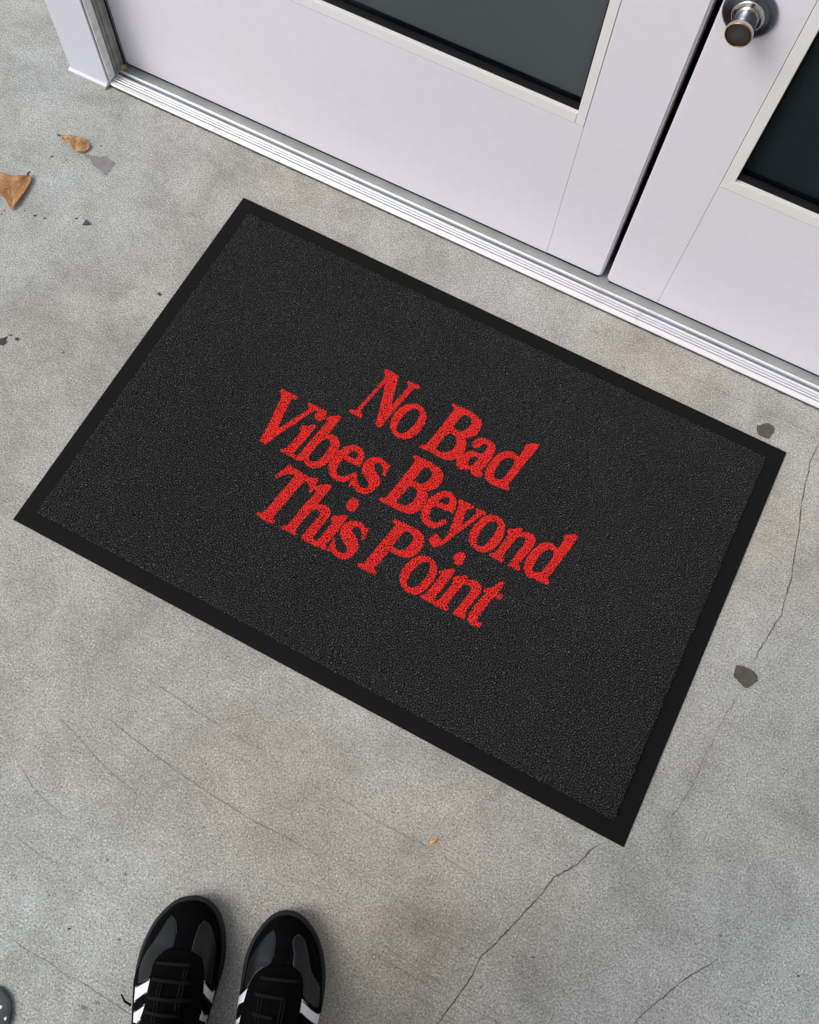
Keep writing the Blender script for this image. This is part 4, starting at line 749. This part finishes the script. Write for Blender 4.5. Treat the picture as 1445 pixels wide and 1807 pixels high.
M['trousers'] = flat('dark_trousers', (0.03, 0.03, 0.034), 0.9, var=0.2, scale=60, bstr=0.3, bscale=700)
M['sweater'] = flat('dark_sweater', (0.07, 0.06, 0.055), 0.95, var=0.2, scale=80, bstr=0.4, bscale=500)
M['skin'] = flat('skin', (0.55, 0.36, 0.27), 0.5, var=0.05)
M['hairm'] = flat('dark_hair', (0.03, 0.02, 0.015), 0.6, var=0.3, scale=200)

PERS = Vector((0.165, -1.165, 0))
person = empty('person', PERS)
tag(person, 'person standing at the bottom edge in black shoes with white side stripes', 'person')

def shoe(n):
    D = SHOES[n]; O = smooth_poly(D['outline'], 2)
    root = empty('shoe', (TIP[n][0]-PERS.x, TIP[n][1]-PERS.y, 0), A21); root.parent = person
    root['label'] = ("left" if n == 'L' else "right") + ' black shoe with white stripes'
    hs_ = lambda P: shoe_height(P, O)
    # sole: side wall, foxing lip and welt
    # outward offset helper from the smooth outline
    T = np.roll(O, -1, 0)-np.roll(O, 1, 0); T /= np.linalg.norm(T, axis=1)[:, None]
    NR = np.stack([T[:, 1], -T[:, 0]], 1)
    if poly_dist((O+NR*0.001)[:1], O)[0] > 0: NR = -NR
    rings = [(-0.004, 0.0004), (-0.0015, 0.0002), (-0.0008, 0.006), (0.0000, 0.014), (-0.0002, 0.0175), (-0.0010, 0.0195), (-0.0026, 0.0206), (-0.0048, 0.0204), (-0.0056, 0.0190), (-0.012, 0.0170)]
    V = []; F = []; m = len(O)
    for off, z in rings:
        for q in O+NR*off: V.append((q[0], q[1], z))
    for i in range(len(rings)-1):
        for k in range(m): k2 = (k+1) % m; F.append((i*m+k, i*m+k2, (i+1)*m+k2, (i+1)*m+k))
    F.append(tuple(range(m))[::-1]); F.append(tuple(range((len(rings)-1)*m, len(rings)*m)))
    from_py('sole', V, F, M['sole'], root, True)
    # upper
    ins_ = np.interp(-O[:, 1], [.065, .095], [.0058, .0006])
    U = O - NR*ins_[:, None]
    U = U[np.r_[True, np.linalg.norm(np.diff(U, axis=0), axis=1) > 1e-4]]
    V2, F = cdt_patch([tuple(q) for q in U], 0.0024)
    z = hs_(V2)
    from_py('upper', [(x, y, zz) for (x, y), zz in zip(V2, z)], F, M['suede'], root, True)
    def patch(name, poly, mat, lift, sm=1, step=0.0018, smooth=True):
        Q = smooth_poly(poly, sm) if sm else np.array(poly)
        # keep inside the welt line
        dd = poly_dist(Q, O)
        V2, F = cdt_patch([tuple(q) for q in Q], step)
        if not F: return None
        d = poly_dist(V2, O); keep = d > np.interp(-V2[:, 1], [.065, .095], [.0052, .0004])
        # push points that fall outside the upper back to its rim
        if (~keep).any():
            for i in np.where(~keep)[0]:
                j = np.argmin(np.hypot(*(U-V2[i]).T)); V2[i] = U[j]
        z = hs_(V2)+lift; nb = len(Q)
        V = [(x, y, zz) for (x, y), zz in zip(V2, z)]
        # skirt
        e = {}
        for f in F:
            for a, b in zip(f, f[1:]+f[:1]): e[(a, b)] = e.get((a, b), 0)+1
        F = list(F); base = {}
        for (a, b) in list(e):
            if (b, a) not in e:
                for v in (a, b):
                    if v not in base: base[v] = len(V); V.append((V[v][0], V[v][1], V[v][2]-lift-0.0006))
                F.append((b, a, base[a], base[b]))
        return from_py(name, V, F, mat, root, smooth)
    patch('side_panel', D['panel_l'], M['leather'], 0.0003)
    patch('side_panel', D['panel_r'], M['leather'], 0.0003)
    # stitched edges beside the panels
    def line(name, pts, r, mat, lift=0.0008, sub=8):
        P = []
        for a, b in zip(pts[:-1], pts[1:]):
            for k in range(sub): P.append(np.array(a)+(np.array(b)-np.array(a))*k/sub)
        P.append(np.array(pts[-1])); P = np.array(P)
        for _ in range(3): P[1:-1] = (P[:-2]+2*P[1:-1]+P[2:])/4
        z = hs_(P)+lift
        return tube(name, [(a, b, c) for (a, b), c in zip(P, z)], [r]*len(P), mat, root, 6, 0.7)
    pl, prr = D['panel_l'], D['panel_r']
    if n == 'L': line('stitching', [prr[0], prr[-1], prr[-2], prr[-3]], 0.0006, M['thread']); line('stitching', pl[-2:]+pl[:2], 0.0004, M['thread'])
    else: line('stitching', [prr[0], prr[-1], prr[-2], prr[-3]], 0.0006, M['thread']); line('stitching', [pl[-3], pl[-2], pl[-1], pl[0]], 0.0004, M['thread'])
    # leather quarter seen between the stripes
    st = [D[k] for k in ('st1', 'st2', 'st3', 'st4') if D[k]]
    for q in st:
        patch('side_stripe', q, M['stripe'], 0.0011, 0, 0.0014)
        c = np.mean(q, 0)
        # stitch rows near the front and back edge of each stripe
        a, b2, c2, d2 = q[0], q[1], q[2], q[3] if len(q) == 4 else q[-1]
        ins = lambda u, v, w_: (np.array(u)+(np.array(v)-np.array(u))*w_)
        if len(q) == 4:
            pass
        ed = [(q[0], q[-1]) , (q[1], q[2])] if q in (D['st1'], D['st2']) else [(q[0], q[1]), (q[-1], q[-2])]
        for u, v in ed:
            u1 = ins(u, c, 0.14); v1 = ins(v, c, 0.14)
            if min(poly_dist(np.array([u1, v1]), O)) > 0.001: line('stripe_stitching', [tuple(u1), tuple(v1)], 0.0006, M['groove'], 0.0014)
    # lace stay / tongue, padded
    Q = smooth_poly(D['stay'], 2)
    bx = D['stay']
    patch('lace_stay', D['stay'], M['suede'], 0.0022, 2, 0.0022)
    L = D['lace']
    for k in range(0, len(L), 2):
        a, b = np.array(L[k]), np.array(L[k+1]); vert = abs(a[1]-b[1]) > abs(a[0]-b[0])
        T_ = (b-a)/np.linalg.norm(b-a); nn = np.array([-T_[1], T_[0]])
        if vert:
            for s in (-1, 1): lace_run(a+nn*0.0016*s, b+nn*0.0016*s, hs_, 0.0009, 0.0032, root)
        else: lace_run(a, b, hs_, 0.0019, 0.0038, root)
    return root
def lace_run(a, b, hs_, r, lift, root):
    P = np.array([a+(b-a)*t for t in np.linspace(0, 1, 14)]); P += rng.uniform(-.0002, .0002, P.shape)
    z = hs_(P)+lift
    return tube('lace', [(p[0], p[1], zz) for p, zz in zip(P, z)], [r]*14, M['lace'], root, 8, 0.5)
sl = shoe('L'); sr = shoe('R')
# loose lace end lying beside the left shoe
tube('lace', [(-0.052, -0.122, 0.020), (-0.060, -0.119, 0.019), (-0.066, -0.113, 0.015)], [0.0014, 0.0014, 0.0010], M['lace'], sl, 6)

# body: one continuous skinned figure (out of frame, added to cast soft shade on the floor)
def unseen_body():
    f = Vector((-SA, CA, 0)); r = Vector((CA, SA, 0)); V = []; E = []; R = []
    def add(p, rad, prev=None):
        V.append(p); R.append(rad if isinstance(rad, tuple) else (rad, rad))
        if prev is not None: E.append((prev, len(V)-1))
        return len(V)-1
    up = lambda z: Vector((0, 0, z))
    base = PERS.copy()
    pel = add(base+up(0.94), (0.15, 0.12))
    for s, n in ((-1, 'L'), (1, 'R')):
        ank = Vector((*wpt(n, 0, -0.225), 0))
        hp = add(base+r*0.085*s+up(0.88), 0.10, pel)
        th_ = add(base+r*0.085*s+f*0.02+up(0.70), 0.088, hp)
        kn = add((base+r*0.075*s+f*0.02)*0.5+ank*0.5+up(0.50)-Vector((0, 0, 0)), 0.066, th_)
        cf = add(ank+up(0.32)-f*0.015, 0.062, kn)
        an = add(ank+up(0.13), 0.052, cf)
        hm = add(ank+up(0.085), 0.056, an)
    w = add(base+up(1.08), (0.145, 0.11), pel); ch = add(base+up(1.28)+f*0.01, (0.165, 0.12), w); sh = add(base+up(1.43), (0.12, 0.09), ch)
    nk = add(base+up(1.52)+f*0.015, 0.055, sh); hd0 = add(base+up(1.60)+f*0.035, (0.070, 0.085), nk); hd1 = add(base+up(1.69)+f*0.03, (0.075, 0.092), hd0); add(base+up(1.76)+f*0.02, (0.055, 0.065), hd1)
    for s in (-1, 1):
        so = add(base+r*0.19*s+up(1.42), 0.058, sh); el = add(base+r*0.25*s+up(1.14)-f*0.02, 0.043, so); wr = add(base+r*0.27*s+f*0.04+up(0.90), 0.028, el)
        pm = add(base+r*0.272*s+f*0.05+up(0.845), (0.022, 0.036), wr)
        for k in range(4):
            o_ = f*(0.026-0.018*k); ln = (0.075, 0.085, 0.078, 0.06)[k]
            a = add(base+r*0.273*s+f*0.055+o_+up(0.80), 0.0095, pm); b = add(base+r*0.268*s+f*0.058+o_+up(0.80-ln*0.5), 0.0085, a); add(base+r*0.255*s+f*0.058+o_+up(0.80-ln*0.95), 0.0075, b)
        a = add(base+r*0.262*s+f*0.095+up(0.84), 0.011, pm); add(base+r*0.252*s+f*0.108+up(0.805), 0.0085, a)
    me = bpy.data.meshes.new('unseen_body'); me.from_pydata([tuple(v-PERS) for v in V], E, [])
    o = bpy.data.objects.new('unseen_body', me); COL.objects.link(o); o.parent = person
    o.modifiers.new('skin', 'SKIN'); sv = me.skin_vertices[0].data
    for i, (a, b) in enumerate(R): sv[i].radius = (a, b); sv[i].use_root = (i == 0)
    sb = o.modifiers.new('sub', 'SUBSURF'); sb.levels = 2; sb.render_levels = 2
    dg = bpy.context.evaluated_depsgraph_get(); dg.update()
    m2 = bpy.data.meshes.new_from_object(o.evaluated_get(dg)); o.modifiers.clear(); o.data = m2
    m2.materials.clear()
    for k in ('trousers', 'sweater', 'skin'): m2.materials.append(M[k])
    for v in m2.vertices:      # level hem of the sweater
        if abs(v.co.z-0.97) < 0.016 and abs(Vector((v.co.x, v.co.y, 0)).dot(r)) < 0.2: v.co.z = 0.97
    for p in m2.polygons:
        c = p.center; side = abs(Vector((c.x, c.y, 0)).dot(r))
        p.material_index = 2 if (c.z > 1.50 or (side > 0.215 and c.z < 0.90)) else (1 if (c.z > 0.97 or side > 0.215) else 0)
    m2.shade_smooth()
    # hair cap and simple face parts of the unseen body
    hc = Vector((0, 0, 1.70))+f*0.01
    bm = bmesh.new(); bmesh.ops.create_icosphere(bm, subdivisions=4, radius=1)
    for v in bm.verts: v.co = Vector((v.co.x*0.098, v.co.y*0.112, v.co.z*0.105))*(1+random.uniform(-.012, .012))
    bmesh.ops.rotate(bm, verts=bm.verts, cent=(0, 0, 0), matrix=Matrix.Rotation(A21, 3, 'Z'))
    bmesh.ops.translate(bm, verts=bm.verts, vec=hc)
    bmesh.ops.delete(bm, geom=[v for v in bm.verts if (v.co-hc).dot(f) > 0.045 and v.co.z < 1.755], context='VERTS')
    from_bm('hair', bm, M['hairm'], person, True)
unseen_body()
